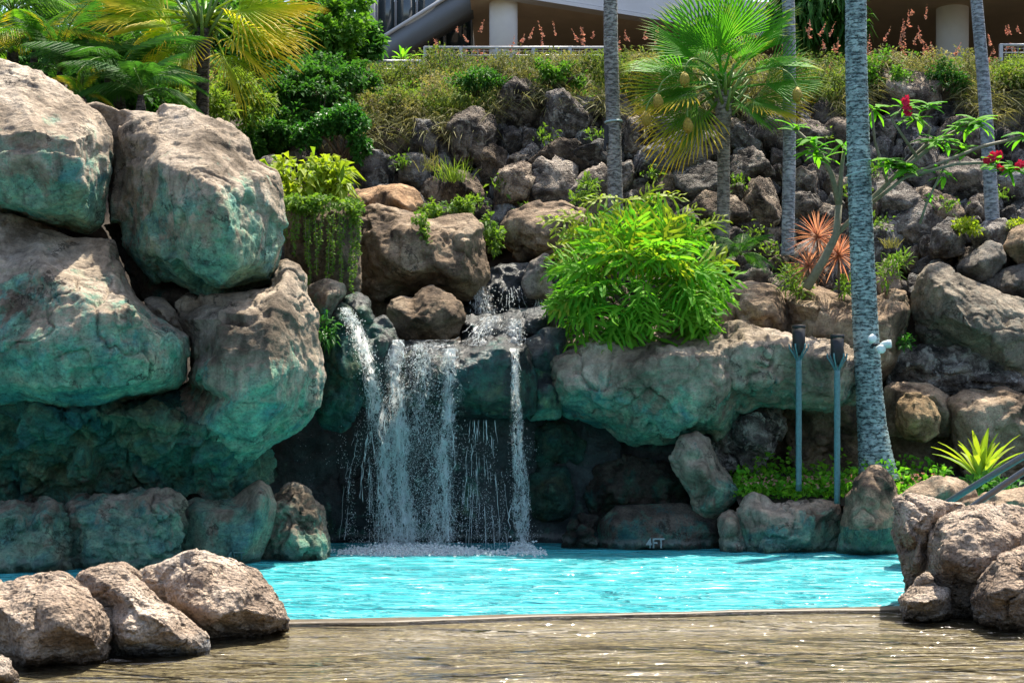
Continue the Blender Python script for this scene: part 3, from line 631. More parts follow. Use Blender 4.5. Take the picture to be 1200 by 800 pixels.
B('flat topped brown boulder left of the bright green plant',
  [(585,264),(595,248),(625,238),(660,234),(686,245),(692,272),(682,304),(640,310),(608,308),(592,288)], 21.8, [(610,256,.35),(650,254,.45),(675,262,.35),(630,285,.55)], 1.0, 'brown', 0.95)
B('small pale stone at the right bank of the upper cascade',
  [(612,330),(621,306),(640,297),(648,310),(646,348),(618,348)], 20.7, [(630,318,.2)], 0.5, 'grey', 1.2)
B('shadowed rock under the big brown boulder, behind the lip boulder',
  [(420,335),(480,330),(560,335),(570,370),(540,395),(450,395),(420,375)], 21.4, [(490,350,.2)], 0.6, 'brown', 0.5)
B('rounded grey stone peeping out behind the yellow green shrub',
  [(300,192),(310,183),(328,182),(340,190),(344,204),(330,212),(302,208)], 20.5, [(322,195,.3)], 0.6, 'grey', 0.8)
# --- right bank
B('broad pale grey boulder at the right with an ochre lichen patch',
  [(1064,348),(1072,325),(1085,310),(1102,307),(1120,316),(1145,330),(1175,344),(1205,350),(1245,360),(1245,450),(1170,446),(1140,418),(1108,398),(1080,392),(1068,372)], 21.3, [(1090,325,.4),(1115,345,.65),(1105,370,.6),(1140,385,.85),(1160,365,.55),(1200,390,.6),(1180,420,.6),(1135,340,.35)], 1.3, 'grey', (1.25,1.2,1.1))
B('black rounded boulder above the broad pale boulder',
  [(1088,290),(1092,268),(1112,254),(1126,258),(1134,280),(1130,300),(1112,303),(1095,302)], 22.3, [(1112,278,.4)], 0.7, 'lava', 0.8)
B('egg shaped speckled boulder resting on the broad pale boulder',
  [(1120,312),(1138,297),(1158,282),(1174,286),(1180,305),(1164,324),(1146,333),(1128,325)], 21.8, [(1150,305,.45),(1142,312,.4)], 0.7, 'grey', 0.9)
B('flat topped dark rock at the foot of the rightmost slim palm',
  [(1138,272),(1155,258),(1178,254),(1186,266),(1182,300),(1140,300)], 22.4, [(1160,272,.4)], 0.7, 'lava', 1.2)
B('orange lichen covered boulder at the right edge',
  [(1176,290),(1186,268),(1205,258),(1240,255),(1240,320),(1195,312)], 22.0, [(1205,285,.4)], 0.8, 'grey', (1.3,1.05,0.8))
B('dark sloping boulder at the right edge below the lichen covered one',
  [(1150,335),(1172,318),(1200,308),(1245,300),(1245,372),(1190,358)], 21.8, [(1190,335,.4),(1220,335,.4)], 0.8, 'grey', 0.8)
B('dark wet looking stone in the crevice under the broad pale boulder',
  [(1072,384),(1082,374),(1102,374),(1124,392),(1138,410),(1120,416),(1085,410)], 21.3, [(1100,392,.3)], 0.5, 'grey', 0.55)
B('long rugged lava ledge in shadow below the broad pale boulder',
  [(1040,412),(1090,402),(1150,410),(1200,430),(1245,440),(1245,470),(1100,462),(1040,455)], 21.2, [(1080,425,.35),(1130,428,.35),(1190,446,.3)], 0.8, 'lava', 1.1, amp=1.5)
B('ochre boulder right of the big palm trunk',
  [(1050,470),(1060,460),(1076,458),(1094,470),(1102,488),(1100,505),(1084,516),(1060,514),(1049,498)], 20.1, [(1072,472,.3),(1075,492,.45)], 0.6, 'brown', (1.0,0.95,0.75))
B('pale ledge stone just behind the ochre boulder',
  [(1036,452),(1060,446),(1090,448),(1112,462),(1122,490),(1122,510),(1040,510)], 20.6, [(1060,458,.3),(1095,462,.35),(1110,485,.3)], 0.7, 'brown', 1.05)
B('wide boulder with ragged sunlit rim behind the strap leaved lily',
  [(1110,468),(1130,456),(1155,460),(1175,455),(1192,462),(1245,465),(1245,560),(1130,560),(1118,510)], 20.5, [(1125,480,.35),(1150,478,.45),(1185,472,.35),(1190,495,.5),(1145,510,.5),(1210,500,.45)], 0.9, 'brown', 0.95)

# ------------------------------------------------------------ terrain and water (setting)
PL = np.array([(-80,-.5),(17.9,-.5),(18.3,4.2),(21,5.5),(26,7.5),(28.3,8.1),(34,8.2),(60,9.5),(400,9.5)])
PR = np.array([(-80,-.5),(21.6,-.5),(22.0,2.5),(22.75,3.2),(25.15,6.75),(28.3,8.05),(34,8.2),(60,9.5),(400,9.5)])
def terrain(X, Y):
    w = np.clip((X + 5.2) / 1.8, 0, 1); w = w * w * (3 - 2 * w)
    return np.interp(Y, PL[:, 0], PL[:, 1]) * (1 - w) + np.interp(Y, PR[:, 0], PR[:, 1]) * w
xs = np.concatenate([np.linspace(-400, -16, 12), np.linspace(-14, 14, 90), np.linspace(16, 400, 12)])
ys = np.concatenate([np.linspace(-80, 16, 14), np.linspace(17, 31, 100), np.linspace(32, 400, 20)])
gx, gy = np.meshgrid(xs, ys); X_, Y_ = gx.ravel(), gy.ravel()
Z_ = terrain(X_, Y_) + np.where((Y_ > 18.5) & (Y_ < 34), 0.12 * fbm(np.stack([X_, Y_, X_ * 0], 1) * 0.8, 3), 0)
nx, ny = len(xs), len(ys); ii = np.arange(nx * ny).reshape(ny, nx)
Fq = np.stack([ii[:-1, :-1], ii[:-1, 1:], ii[1:, 1:], ii[1:, :-1]], -1).reshape(-1, 4)
tag(link('hillside', mesh_np('hillside', np.stack([X_, Y_, Z_], 1), Fq), None, M['soil']), kind='structure')

def lipY(X): return 12.13 + 0.193 * X
def sheet(name, edge_a, edge_b, mat, nx=60, ny=30, zf=None):
    u = np.linspace(0, 1, nx); v = np.linspace(0, 1, ny)
    A = np.array([edge_a(k) for k in u]); Bq = np.array([edge_b(k) for k in u])
    V = (A[None] * (1 - v)[:, None, None] + Bq[None] * v[:, None, None]).reshape(-1, 3)
    if zf is not None: V[:, 2] += zf(V)
    i2 = np.arange(nx * ny).reshape(ny, nx)
    Fq = np.stack([i2[:-1, :-1], i2[:-1, 1:], i2[1:, 1:], i2[1:, :-1]], -1).reshape(-1, 4)
    return tag(link(name, mesh_np(name, V, Fq), None, mat), kind='structure')
lx = lambda k: -9 + 19 * k
wob = lambda X: 0.05 * np.sin(X * 1.3) + 0.03 * np.sin(X * 3.1 + 1) + 0.015 * np.sin(X * 7.7)
sheet('pool_water', lambda k: (lx(k), lipY(lx(k)) + 0.1, 0), lambda k: (lx(k), 21.5, 0), M['pool'])
sheet('shallow_water', lambda k: (-14 + 28 * k, -6, 0), lambda k: (lx(k), lipY(lx(k)) + 0.05, 0), M['shallow'])
sheet('wading_floor', lambda k: (-16 + 32 * k, -8, -0.07), lambda k: (lx(k), lipY(lx(k)) + 0.02, -0.022), M['aggregate'])
# the rounded submerged curb between the wading floor and the deep pool, awash
mb = MB(); n = 140; prof = [(0.02, -0.3), (0.0, 0.002), (0.02, 0.014), (0.08, 0.014), (0.15, 0.012), (0.22, -0.01), (0.24, -0.4)]
V = []
for k in range(n):
    X = lx(k / (n - 1)); Yb = lipY(X)
    for (dy, dz) in prof:
        edge = wob(X) if dy < 0.1 else wob(X + 2) * 0.9
        V.append((X, Yb + dy + edge, dz))
m_ = len(prof)
mb.add(V, [(k*m_+j, (k+1)*m_+j, (k+1)*m_+j+1, k*m_+j+1) for k in range(n-1) for j in range(m_-1)])
tag(mb.build('pool_curb', M['curb']), kind='structure')
# soil bed of the planting strip behind the right hand pool edge rocks
sheet('planting_bed', lambda k: (2.8 + 6.0 * k, 18.98, 0.56), lambda k: (2.8 + 6.0 * k, 21.5, 0.98), M['soil'], 40, 16, lambda V: 0.06 * fbm(V * 1.5, 3))

# ------------------------------------------------------------ lava stone wall
def wallpt(px, py, off=0.0):
    t = (HY - py) / F
    Y = (22.4 + off - 0.72 * 1.9) / (1 - 0.72 * t)
    return P(px, py, Y)
wall = thing('stone_wall', wallpt(780, 330), 'tall sloping retaining wall of stacked dark lava stones behind the palms', 'stone wall')
bm0 = bmesh.new(); bmesh.ops.create_icosphere(bm0, subdivisions=4, radius=1)
D0 = np.array([v.co[:] for v in bm0.verts]); F0 = np.array([[v.index for v in f.verts] for f in bm0.faces]); bm0.free()
stones = []
for k in range(16):
    r = np.random.default_rng(100 + k)
    nrm = r.normal(size=(11, 3)); nrm /= np.linalg.norm(nrm, axis=1)[:, None]
    h = r.uniform(0.62, 1.0, 11)
    dots = D0 @ nrm.T
    rad = np.min(np.where(dots > 0.08, h / np.maximum(dots, 0.08), 9), axis=1); rad = np.clip(rad, 0, 1.25)
    V = D0 * rad[:, None]
    V *= (1 + 0.10 * fbm(D0 * 1.8 + 9 * k, 3) + 0.09 * (0.3 - np.abs(fbm(D0 * 3.5 + 3 * k, 3))) + 0.045 * fbm(D0 * 9 + k, 3, 0.65))[:, None]
    me = mesh_np('stone', V, F0, True, {'stain': np.zeros(len(V))}); me.materials.append(M['lava']); stones.append(me)
fixed = [(606,132,30),(664,139,30),(745,166,20),(395,168,30),(453,171,24),(440,205,24),(500,165,26),(545,168,24),(485,206,18),(650,190,28),(700,188,24),(650,225,27),
         (575,190,22),(1068,120,40),(1080,195,26),(805,185,30),(845,160,22),(870,170,26),(820,222,24),(770,190,20),(880,200,22),(905,160,24),(1125,215,28),(1050,235,22),
         (1185,140,24),(1135,165,26),(1190,225,26),(600,222,26),(540,225,24),(700,235,22),(890,245,24),(845,250,26),(1010,245,24),(1060,270,28),(1030,290,24),(1100,250,22),(350,205,20)]
topb = lambda x: np.interp(x, [290,330,430,520,575,610,700,760,860,900,1000,1040,1095,1150,1240], [165,158,156,150,128,104,114,136,118,124,124,86,86,134,114])
pack = list(fixed); rr = np.random.default_rng(5); tries = 0
for r in [22]*30 + [18]*140 + [15]*800 + [12]*2200 + [9]*5500:
    x = rr.uniform(292, 1245); y = rr.uniform(100, 352)
    if y < topb(x) + r * 0.8: continue
    if 330 < x < 690 and y > 285: continue
    if all(((x - a) / 1.2) ** 2 + (y - b) ** 2 > (0.84 * (r + c * .92)) ** 2 for a, b, c in pack) and len(pack) < 298:
        pack.append((x, y, r))
for (x, y, r) in pack:
    o = bpy.data.objects.new('stone', stones[rr.integers(len(stones))]); COL.objects.link(o)
    c = wallpt(x, y, rr.uniform(-0.12, 0.15)); s = r * c.y / F * (1.06 if r >= 25 else 1.22)
    o.parent = wall; o.location = c - wall.location
    o.rotation_euler = (rr.uniform(0, 6.28), rr.uniform(0, 6.28), rr.uniform(0, 6.28))
    sc_ = Vector((s * rr.uniform(1.0, 1.25), s * rr.uniform(0.9, 1.2), s * rr.uniform(0.85, 1.1)))
    o.rotation_euler = (rr.uniform(-0.5, 0.5) + rr.integers(4) * 1.5708, rr.uniform(-0.4, 0.4) + rr.integers(4) * 1.5708, rr.uniform(-0.4, 0.4))
    o.scale = sc_
    tt = rr.uniform(0.55, 1.15); w = rr.uniform(-0.06, 0.20)
    o.color = (tt * (1 + w), tt, tt * (1 - w), 1)

# low detail stones: the dark small ones wedged behind the front row, too many to pick apart, are one joined part
bm0 = bmesh.new(); bmesh.ops.create_icosphere(bm0, subdivisions=3, radius=1)
D1 = np.array([v.co[:] for v in bm0.verts]); F1 = np.array([[v.index for v in f.verts] for f in bm0.faces]); bm0.free()
low = []
for k in range(8):
    r = np.random.default_rng(300 + k); nrm = r.normal(size=(10, 3)); nrm /= np.linalg.norm(nrm, axis=1)[:, None]; h = r.uniform(0.62, 1.0, 10); dots = D1 @ nrm.T
    rad = np.clip(np.min(np.where(dots > 0.08, h / np.maximum(dots, 0.08), 9), axis=1), 0, 1.25)
    low.append(D1 * (rad * (1 + 0.10 * fbm(D1 * 1.8 + 9 * k, 3) + 0.05 * fbm(D1 * 7 + k, 3, 0.65)))[:, None])
def joined_stones(name, spots, off, grow):
    Vx, Fx, n0 = [], [], 0
    for (x, y, r) in spots:
        V = low[rr.integers(8)]; Rm = np.array(Euler(rr.uniform(0, 6.28, 3)).to_matrix()); c = wallpt(x, y, rr.uniform(*off)); s_ = r * c.y / F * grow
        Vx.append(V @ Rm.T * s_ + np.array(c[:])); Fx.append(F1 + n0); n0 += len(V)
    tag(link(name, mesh_np(name, np.concatenate(Vx), np.concatenate(Fx), True, {'stain': np.zeros(n0)}), wall, M['lava']), kind='stuff')
fill = []
for r in [15]*200 + [11]*1200 + [8]*2500:
    x = rr.uniform(300, 1240); y = rr.uniform(100, 345)
    if y > topb(x) + 6 and not (330 < x < 690 and y > 290) and all(((x - a) / 1.2) ** 2 + (y - b) ** 2 > (0.8 * (r + c)) ** 2 for a, b, c in fill): fill.append((x, y, r))
joined_stones('filler_stones', fill, (.16, .26), 1.25)
# the wall runs on past the right edge of the picture; those stones are one joined part
more = []
for r in [20]*60 + [15]*300 + [11]*900:
    x = rr.uniform(1250, 1600); y = rr.uniform(112, 470)
    if y > 112 + r and all(((x - a) / 1.2) ** 2 + (y - b) ** 2 > (0.84 * (r + c)) ** 2 for a, b, c in more): more.append((x, y, r))
joined_stones('outer_stones', more, (-.1, .15), 1.2)

# ------------------------------------------------------------ leaves
def rot_basis(d, nrm):
    """rows of unit vectors: along d, side, normal"""
    d = d / (np.linalg.norm(d, axis=1)[:, None] + 1e-9)
    nrm = nrm - d * np.sum(d * nrm, 1)[:, None]; nrm = nrm / (np.linalg.norm(nrm, axis=1)[:, None] + 1e-9)
    return d, np.cross(nrm, d), nrm
def leaf_mesh(name, base, d, nrm, L, W, fold=0.25, droop=0.2, var=None):
    """many small pointed leaves, each two bent quads"""
    n = len(base); d, s, nn = rot_basis(d, nrm)
    L = np.broadcast_to(L, (n,))[:, None]; W = np.broadcast_to(W, (n,))[:, None]
    mid = base + d * L * 0.45
    tip = base + d * L * 0.98 - np.array([0, 0, 1]) * L * droop
    l = mid + s * W + nn * W * fold; r = mid - s * W + nn * W * fold
    V = np.stack([base, l, mid - nn * W * 0.1, r, tip], 1).reshape(-1, 3)
    k = np.arange(n)[:, None] * 5
    Fq = np.concatenate([k + np.array([[0, 2, 1]]), k + np.array([[0, 3, 2]]), k + np.array([[1, 2, 4]]), k + np.array([[2, 3, 4]])])
    var = RNG.uniform(0, 1, n) if var is None else var
    return mesh_np(name, V, Fq, False, {'var': np.repeat(var, 5), 'tip': np.tile([0, .5, .4, .5, 1.0], n)})
def blades_mesh(name, base, d, L, W, droop, var):
    """arching grass blades of three segments"""
    n = len(base); d = d / np.linalg.norm(d, axis=1)[:, None]
    side = np.cross(d, np.stack([RNG.normal(size=n), RNG.normal(size=n), RNG.normal(size=n) * .3], 1)); side /= np.linalg.norm(side, axis=1)[:, None]
    out = d * np.array([1, 1, 0]); Vs = []
    for t, w in ((0, .8), (.35, 1.0), (.7, .7), (1.0, .05)):
        p = base + d * (L * t)[:, None] + out * (L * droop * t * t)[:, None] * 0.8 - np.array([0, 0, 1]) * (L * droop * t * t)[:, None]
        Vs += [p + side * (W * w)[:, None], p - side * (W * w)[:, None]]
    V = np.stack(Vs, 1).reshape(-1, 3); k = np.arange(n)[:, None] * 8
    Fq = np.concatenate([k + np.array([[a, a + 1, a + 3, a + 2]]) for a in (0, 2, 4)])
    return mesh_np(name, V, Fq, True, {'var': np.repeat(var, 8), 'tip': np.tile([0, 0, .35, .35, .7, .7, 1, 1], n)})
def cloud(blobs, n, gap=0.35, shell=0.55):
    """points spread through ellipsoids (px, py, rx, ry, Y, depth): outer part favoured, gaps by noise"""
    w = np.array([b[2] * b[3] for b in blobs]); cnt = (n * w / w.sum()).astype(int)
    Ps, Ns = [], []
    for b, c in zip(blobs, cnt):
        g = RNG.normal(size=(c * 3, 3)); g /= np.linalg.norm(g, axis=1)[:, None]
        rad = (1 - shell * RNG.uniform(0, 1, c * 3) ** 1.6) * (1 + .38 * fbm(g * 2.3 + RNG.uniform(0, 50), 3))
        C = np.array(P(b[0], b[1], b[4])); s = b[4] / F
        p = C + g * rad[:, None] * np.array([b[2] * s, b[5], b[3] * s])
        p += 0.30 * min(b[2], b[3]) * s * np.stack([fbm(p * 2.3 + q, 2) for q in (1, 31, 71)], 1)
        keep = fbm(p * 3.2 + 5, 2) > -gap
        p, g = p[keep][:c], g[keep][:c]
        Ps.append(p); Ns.append(g)
    return np.concatenate(Ps), np.concatenate(Ns)
def bush(name, label, cat, blobs, n, L, mat, W=0.28, gap=0.35, stems=True, group=None, stem_mat='woody', droop=0.25, up=0.25, shell=0.55, tilt=0.8):
    base = P(blobs[0][0], max(b[1] + b[3] for b in blobs), blobs[0][4])
    root = thing(name, base, label, cat, group)
    if n > 1200:                                                # break the outline into uneven lumps
        b2 = []
        for b in blobs:
            b2.append((b[0], b[1], b[2] * .66, b[3] * .66, b[4], b[5] * .8))
            for _ in range(6):
                a_ = random.uniform(0, 6.283); q_ = random.uniform(.45, .85); z_ = random.uniform(.26, .5)
                b2.append((b[0] + math.cos(a_) * b[2] * q_, b[1] + math.sin(a_) * b[3] * q_, b[2] * z_, b[3] * z_ * 1.1, b[4] + random.uniform(-.5, .3) * b[5], b[5] * z_))
    else: b2 = blobs
    p, g = cloud(b2, n, gap, shell)
    m = len(p); d = g * 0.6 + RNG.normal(size=(m, 3)) * 0.55 + np.array([0, 0, up]); nr = g * 0.4 + np.array([0, -0.1, 0.7]) + RNG.normal(size=(m, 3)) * 0.45 * tilt
    Ls = L * RNG.uniform(0.6, 1.25, m)
    link('foliage', leaf_mesh('foliage', p, d, nr, Ls, Ls * W, 0.3, droop), root, M[mat])
    if stems:
        mb = MB()
        for b in blobs:
            C = P(b[0], b[1], b[4])
            for q in range(3):
                e = C + Vector((random.uniform(-.5, .5) * b[2] * b[4] / F, random.uniform(-.4, .4) * b[5], random.uniform(-.2, .5) * b[3] * b[4] / F))
                mb.tube([base + Vector((random.uniform(-.08, .08), 0, -0.1)), base.lerp(e, .5) + Vector((random.uniform(-.08, .08), 0, .05)), e], [0.02, 0.015, 0.006], 5)
        mb.build('stem', M[stem_mat], root)
    return root

# --- grassy bank above the wall, one uncountable mass with seed heads
def bank_points(n, x0=175, x1=1500):
    px = RNG.uniform(x0, x1, n); u = RNG.uniform(0, 1, n)
    Y = 24.95 + u * 3.7
    X = (px - HX) * Y / F
    Z = terrain(X, Y)
    q = np.stack([X, Y, Z], 1)
    mound = 0.26 * (1 - .6 * u) * np.maximum(0, fbm(np.stack([X, Y * 1.6, X * 0], 1) * 1.1 + 40, 3)) + 0.10 * fbm(np.stack([X, Y, X * 0], 1) * 3.3, 2)
    q[:, 2] += mound - 0.05
    return q, px
q, px = bank_points(52000)
cl = fbm(q * np.array([1.1, 1.1, 1.1]) + 7, 3)
d = RNG.normal(size=(len(q), 3)) * np.array([.75, .75, .4]) + np.array([0, -.35, .75])
Lb = RNG.uniform(0.12, 0.34, len(q)) * (1 + 0.4 * cl); var = np.clip(0.45 + 0.8 * cl + RNG.normal(size=len(q)) * .3, 0, 1)
tag(link('bank_ground_cover', blades_mesh('bank_ground_cover', q, d, Lb, RNG.uniform(.008, .017, len(q)), RNG.uniform(.2, .9, len(q)), var), None, M['grass']), 'dry yellow green grasses and low shrubs covering the bank above the stone wall', 'ground cover', kind='stuff')
q, px = bank_points(22000)
k = fbm(q * 0.9 + 21, 3) > -0.05; q = q[k]; m = len(q)
d = RNG.normal(size=(m, 3)) + np.array([0, -.3, .5])
Ls = RNG.uniform(.03, .075, m)
tag(link('bank_leafy_weeds', leaf_mesh('bank_leafy_weeds', q + np.array([0, 0, 1]) * RNG.uniform(0, .3, m)[:, None], d, RNG.normal(size=(m, 3)) * .5 + np.array([0, -.3, 1]), Ls, Ls * .3), None, M['leaf_mid']), 'small leafy weeds mixed through the grass on the bank', 'ground cover', kind='stuff')
# trailing fringe over the top row of stones
m = 6500; px = RNG.uniform(300, 1245, m); ty = topb(px) + RNG.uniform(-26, 6, m) + 10 * fbm(np.stack([px * .02, px * 0, px * 0], 1), 3)
k = fbm(np.stack([px * .022 + 3, ty * .01, px * 0], 1), 3) > -0.25
q = np.array([wallpt(a, b, -0.12)[:] for a, b in zip(px[k], ty[k])]); m = len(q)
q[:, 1] -= RNG.uniform(0, .35, m)
d = RNG.normal(size=(m, 3)) * np.array([.7, .4, .4]) + np.array([0, -.8, .15])
tag(link('bank_trailing_grass', blades_mesh('bank_trailing_grass', q, d, RNG.uniform(.10, .26, m), RNG.uniform(.006, .011, m), RNG.uniform(.6, 1.3, m), np.clip(0.35 + .5 * fbm(q * 1.2, 2) + RNG.normal(size=m) * .2, 0, 1)), None, M['grass']), 'grass trailing over the top stones of the wall', 'grass', kind='stuff')
# billows of fine twiggy growth leaning out over the wall
bl = []
for x in np.arange(395, 1480, 21):
    tb = topb(x); y = rr.uniform(78, max(84, tb - 14))
    if 570 < x < 700 and y > 96: y = 90
    bl.append((x + rr.uniform(-10, 10), y, rr.uniform(17, 34), rr.uniform(12, 22), 24.9 - (y - 70) * .010 + .25, rr.uniform(.25, .5)))
    bl.append((x + rr.uniform(-10, 10), rr.uniform(68, 92), rr.uniform(16, 34), rr.uniform(6, 12), 26.6, .5))
rr.shuffle(bl)
for k_, (part, n_, mt, nm_, lb_) in enumerate(((bl[::2], 22000, 'grass', 'bank_twiggy_growth', 'fine dry twiggy growth billowing out over the top of the stone wall'), (bl[1::2], 22000, 'bank_green', 'bank_leafy_growth', 'greener fine leaved growth mixed into the dry growth above the stone wall'))):
    p, g = cloud(part, n_, .22, .6); m = len(p); cl = fbm(p * 1.3 + 3, 3)
    Ls = RNG.uniform(.06, .17, m) * (1 if k_ == 0 else .8)
    tag(link(nm_, leaf_mesh(nm_, p, g * .5 + RNG.normal(size=(m, 3)) * .7 + np.array([0, -.2, .1]), RNG.normal(size=(m, 3)) + np.array([0, -.3, .6]), Ls, Ls * (.085 if k_ == 0 else .15), .3, .45, var=np.clip(.4 + .7 * cl + RNG.normal(size=m) * .3, 0, 1)), None, M[mt]), lb_, 'ground cover', kind='stuff')
for (lb_, x, y, rx_, ry_, mt, nn_) in (('round green shrub on the bank just left of the slim grey trunk', 655, 84, 30, 14, 'leaf_mid', 1500),('spreading green shrub on the bank just right of the big ringed trunk', 1034, 84, 28, 20, 'leaf_mid', 1900),
        ('straw coloured bush leaning over the wall beside the large dark green bush', 455, 118, 34, 20, 'grass', 1600),('dark green shrub on the bank under the pale mesh fence', 560, 92, 34, 12, 'leaf_dark', 1500),('bushy shrub on the bank left of the rightmost slim palm', 1110, 92, 26, 18, 'leaf_dark', 1300),('yellow green shrub on the bank at the right edge under the short fence', 1190, 88, 30, 16, 'grass_green', 1500)):
    bush('shrub', lb_, 'shrub', [(x, y, rx_, ry_, 24.75, .4),(x + rx_ * .6, y + 6, rx_ * .6, ry_ * .7, 24.6, .3),(x - rx_ * .6, y + 3, rx_ * .6, ry_ * .7, 24.7, .3)], nn_, .085, mt, W=.2, gap=.1)
# weeds rooted in the joints of the wall
q = []
for (a, b, r_) in [(590,214,8),(640,160,7),(865,214,7),(1000,222,9),(765,205,6),(1030,262,8),(700,158,7),(885,276,10),(905,292,9),(470,190,6),(560,235,7),(1110,240,7),(960,160,8),(1170,230,7),(830,262,8),(620,245,6),(1020,200,7)]:
    for _ in range(60):
        q.append(wallpt(a + rr.normal() * r_, b + rr.normal() * r_ * .6, -.38 + rr.uniform(-.08, .1))[:])
q = np.array(q); m = len(q); Ls = RNG.uniform(.05, .13, m)
tag(link('wall_weeds', leaf_mesh('wall_weeds', q, RNG.normal(size=(m, 3)) * .6 + np.array([0, -.4, .5]), RNG.normal(size=(m, 3)) * .5 + np.array([0, -.3, .8]), Ls, Ls * .2), None, M['leaf_vine']), 'little green weeds rooted in the joints of the stone wall', 'weeds', kind='stuff')
# pink flower spikes
mb_p, mb_d, mb_L, mb_v = [], [], [], []
cents = [(640,40),(612,50),(672,38),(700,45),(740,50),(728,58),(880,48),(520,45),(545,38),(950,40),(975,45),(1065,20),(1075,35),(1010,55),(1045,50),(1150,55),(1180,45),(1190,30),(1165,60),(560,60),(1120,70),(930,60),
         (690,80),(1000,95),(1035,85),(1060,60),(1090,60),(735,85),(505,105),(590,95),(960,90),(1180,90),(925,95),(765,45)]
for (cx_, cy_) in cents:
    for s_ in range(RNG.integers(2, 6)):
        a = P(cx_ + RNG.normal() * 9, cy_ + RNG.uniform(0, 22), 28.4 - max(0, cy_ - 60) * 0.07)
        up = Vector((RNG.normal() * .35, RNG.normal() * .2 - .1, 1)).normalized(); ln = RNG.uniform(.16, .38)
        nb = 30
        for t in RNG.uniform(.15, 1, nb):
            mb_p.append(a + up * ln * t); mb_d.append((RNG.normal() * .6 + up.x, RNG.normal() * .6 + up.y, RNG.normal() * .4 + .6)); mb_L.append(RNG.uniform(.03, .08) * (1.25 - t)); mb_v.append(RNG.uniform())
m = len(mb_p); mb_L = np.array(mb_L)
tag(link('pink_flower_spikes', leaf_mesh('pink_flower_spikes', np.array([p_[:] for p_ in mb_p]), np.array(mb_d), RNG.normal(size=(m, 3)), mb_L, mb_L * .35, var=np.array(mb_v)), None, M['grass_pink']), 'feathery pink flower spikes standing along the top of the bank', 'flowers', kind='stuff')

# --- bushes and background trees
bush('leafy_bush', 'large dark green bush spilling over the top left stones of the wall', 'bush',
     [(365,110,58,34,24.4,.7),(330,140,42,30,24.0,.6),(410,100,40,28,24.9,.6),(300,155,30,26,23.6,.5),(360,85,60,16,25.2,.6)], 17000, 0.085, 'leaf_dark', W=0.34, gap=0.12)
bush('leafy_bush', 'brighter glossy green bush draped over the brown stones, in front of the dark bush', 'bush',
     [(402,140,30,17,23.4,.35),(380,150,24,18,23.3,.3),(422,158,14,24,23.3,.25),(360,160,20,14,23.3,.3)], 4200, 0.08, 'leaf_glossy', W=0.36, gap=0.15)
bush('leafy_tree', 'bushy green tree in front of the dark window left of the building', 'tree',
     [(360,40,55,45,26.5,1.0),(335,70,45,30,26.0,.8),(400,55,32,40,26.8,.7),(380,15,50,30,27.0,.9),(310,50,40,40,26.3,.9)], 15000, 0.115, 'leaf_mid', W=0.36, gap=.1)
bush('leafy_tree', 'dark branch of foliage hanging in front of the grey pillar of the building', 'tree', [(425,45,18,22,27.5,.4),(435,60,12,10,27.4,.3)], 700, 0.16, 'leaf_dark', W=0.36)
bush('leafy_tree', 'tall dark tree mass filling the far upper left corner', 'tree',
     [(60,40,110,80,27.5,1.2),(180,20,110,70,28.0,1.2),(20,90,60,50,26.5,.9),(130,90,80,40,24.5,.9),(150,125,60,30,21.5,.5),(270,30,90,60,28.2,1.2)], 26000, 0.19, 'leaf_dark', W=0.26, gap=.15)
bush('leafy_tree', 'dark drooping foliage between the fan palm and the big trunk at the top', 'tree',
     [(960,10,45,38,30.5,1.0),(990,25,25,28,30.4,.8),(935,-10,40,40,30.6,.9)], 4500, 0.28, 'leaf_dark', W=0.14, droop=0.7, up=-0.3)
bush('shrub', 'sparse grassy shrub patch behind the yellow palm trunk', 'shrub', [(200,108,30,22,22.5,.6),(265,110,35,24,23.0,.6),(235,125,40,16,22.0,.5),(290,130,30,20,23.0,.5)], 3600, 0.16, 'grass_green', W=0.12, stems=False)
bush('shrub', 'yellow green shrub with lance shaped leaves beside the vine covered rock', 'shrub',
     [(350,212,34,20,20.0,.45),(375,205,28,16,20.0,.4),(392,215,13,18,19.8,.25),(335,228,24,12,19.7,.35)], 620, 0.26, 'leaf_lime', W=0.16, droop=0.45, up=0.2)
bush('shrub', 'small green weed growing in the pocket above the teal pillar rock', 'shrub', [(382,385,12,13,18.35,.12)], 130, 0.13, 'leaf_glossy', W=0.12, stems=False, droop=.4)
bush('shrub', 'light green tuft between the big brown boulder and the flat topped boulder', 'shrub', [(578,278,9,16,21.5,.2),(572,262,6,8,21.5,.15)], 260, 0.10, 'leaf_vine', W=0.25, stems=False)
bush('shrub', 'low green weeds along the back of the big brown boulder', 'shrub', [(525,243,24,8,21.6,.2),(500,248,10,5,21.5,.15),(545,238,10,7,21.6,.15)], 520, 0.10, 'leaf_vine', W=0.22, stems=False)
bush('shrub', 'small weed cluster among the stones above the bright green plant', 'shrub', [(688,222,10,17,22.6,.2),(675,238,7,8,22.5,.15)], 240, 0.12, 'leaf_vine', W=0.18, stems=False)
bush('shrub', 'mossy lime cushion beside the foot of the rightmost slim palm', 'shrub', [(1128,262,12,7,22.1,.2),(1140,268,10,5,22.0,.15)], 420, 0.07, 'leaf_lime', W=0.3, stems=False)
bush('shrub', 'small lime green weed right of the rightmost slim palm foot', 'shrub', [(1190,263,9,5,22.3,.15)], 150, 0.07, 'leaf_lime', W=0.3, stems=False)
bush('shrub', 'spindly pale weed in the crevice right of the big palm trunk', 'shrub', [(1045,318,12,14,21.2,.25),(1058,308,8,9,21.2,.2)], 170, 0.17, 'leaf_vine', W=0.09, stems=False, up=.5)
bush('shrub', 'tiny green weed at the foot of the shaded lava ledge', 'shrub', [(1060,400,9,6,20.9,.15)], 110, 0.09, 'leaf_glossy', W=0.2, stems=False)
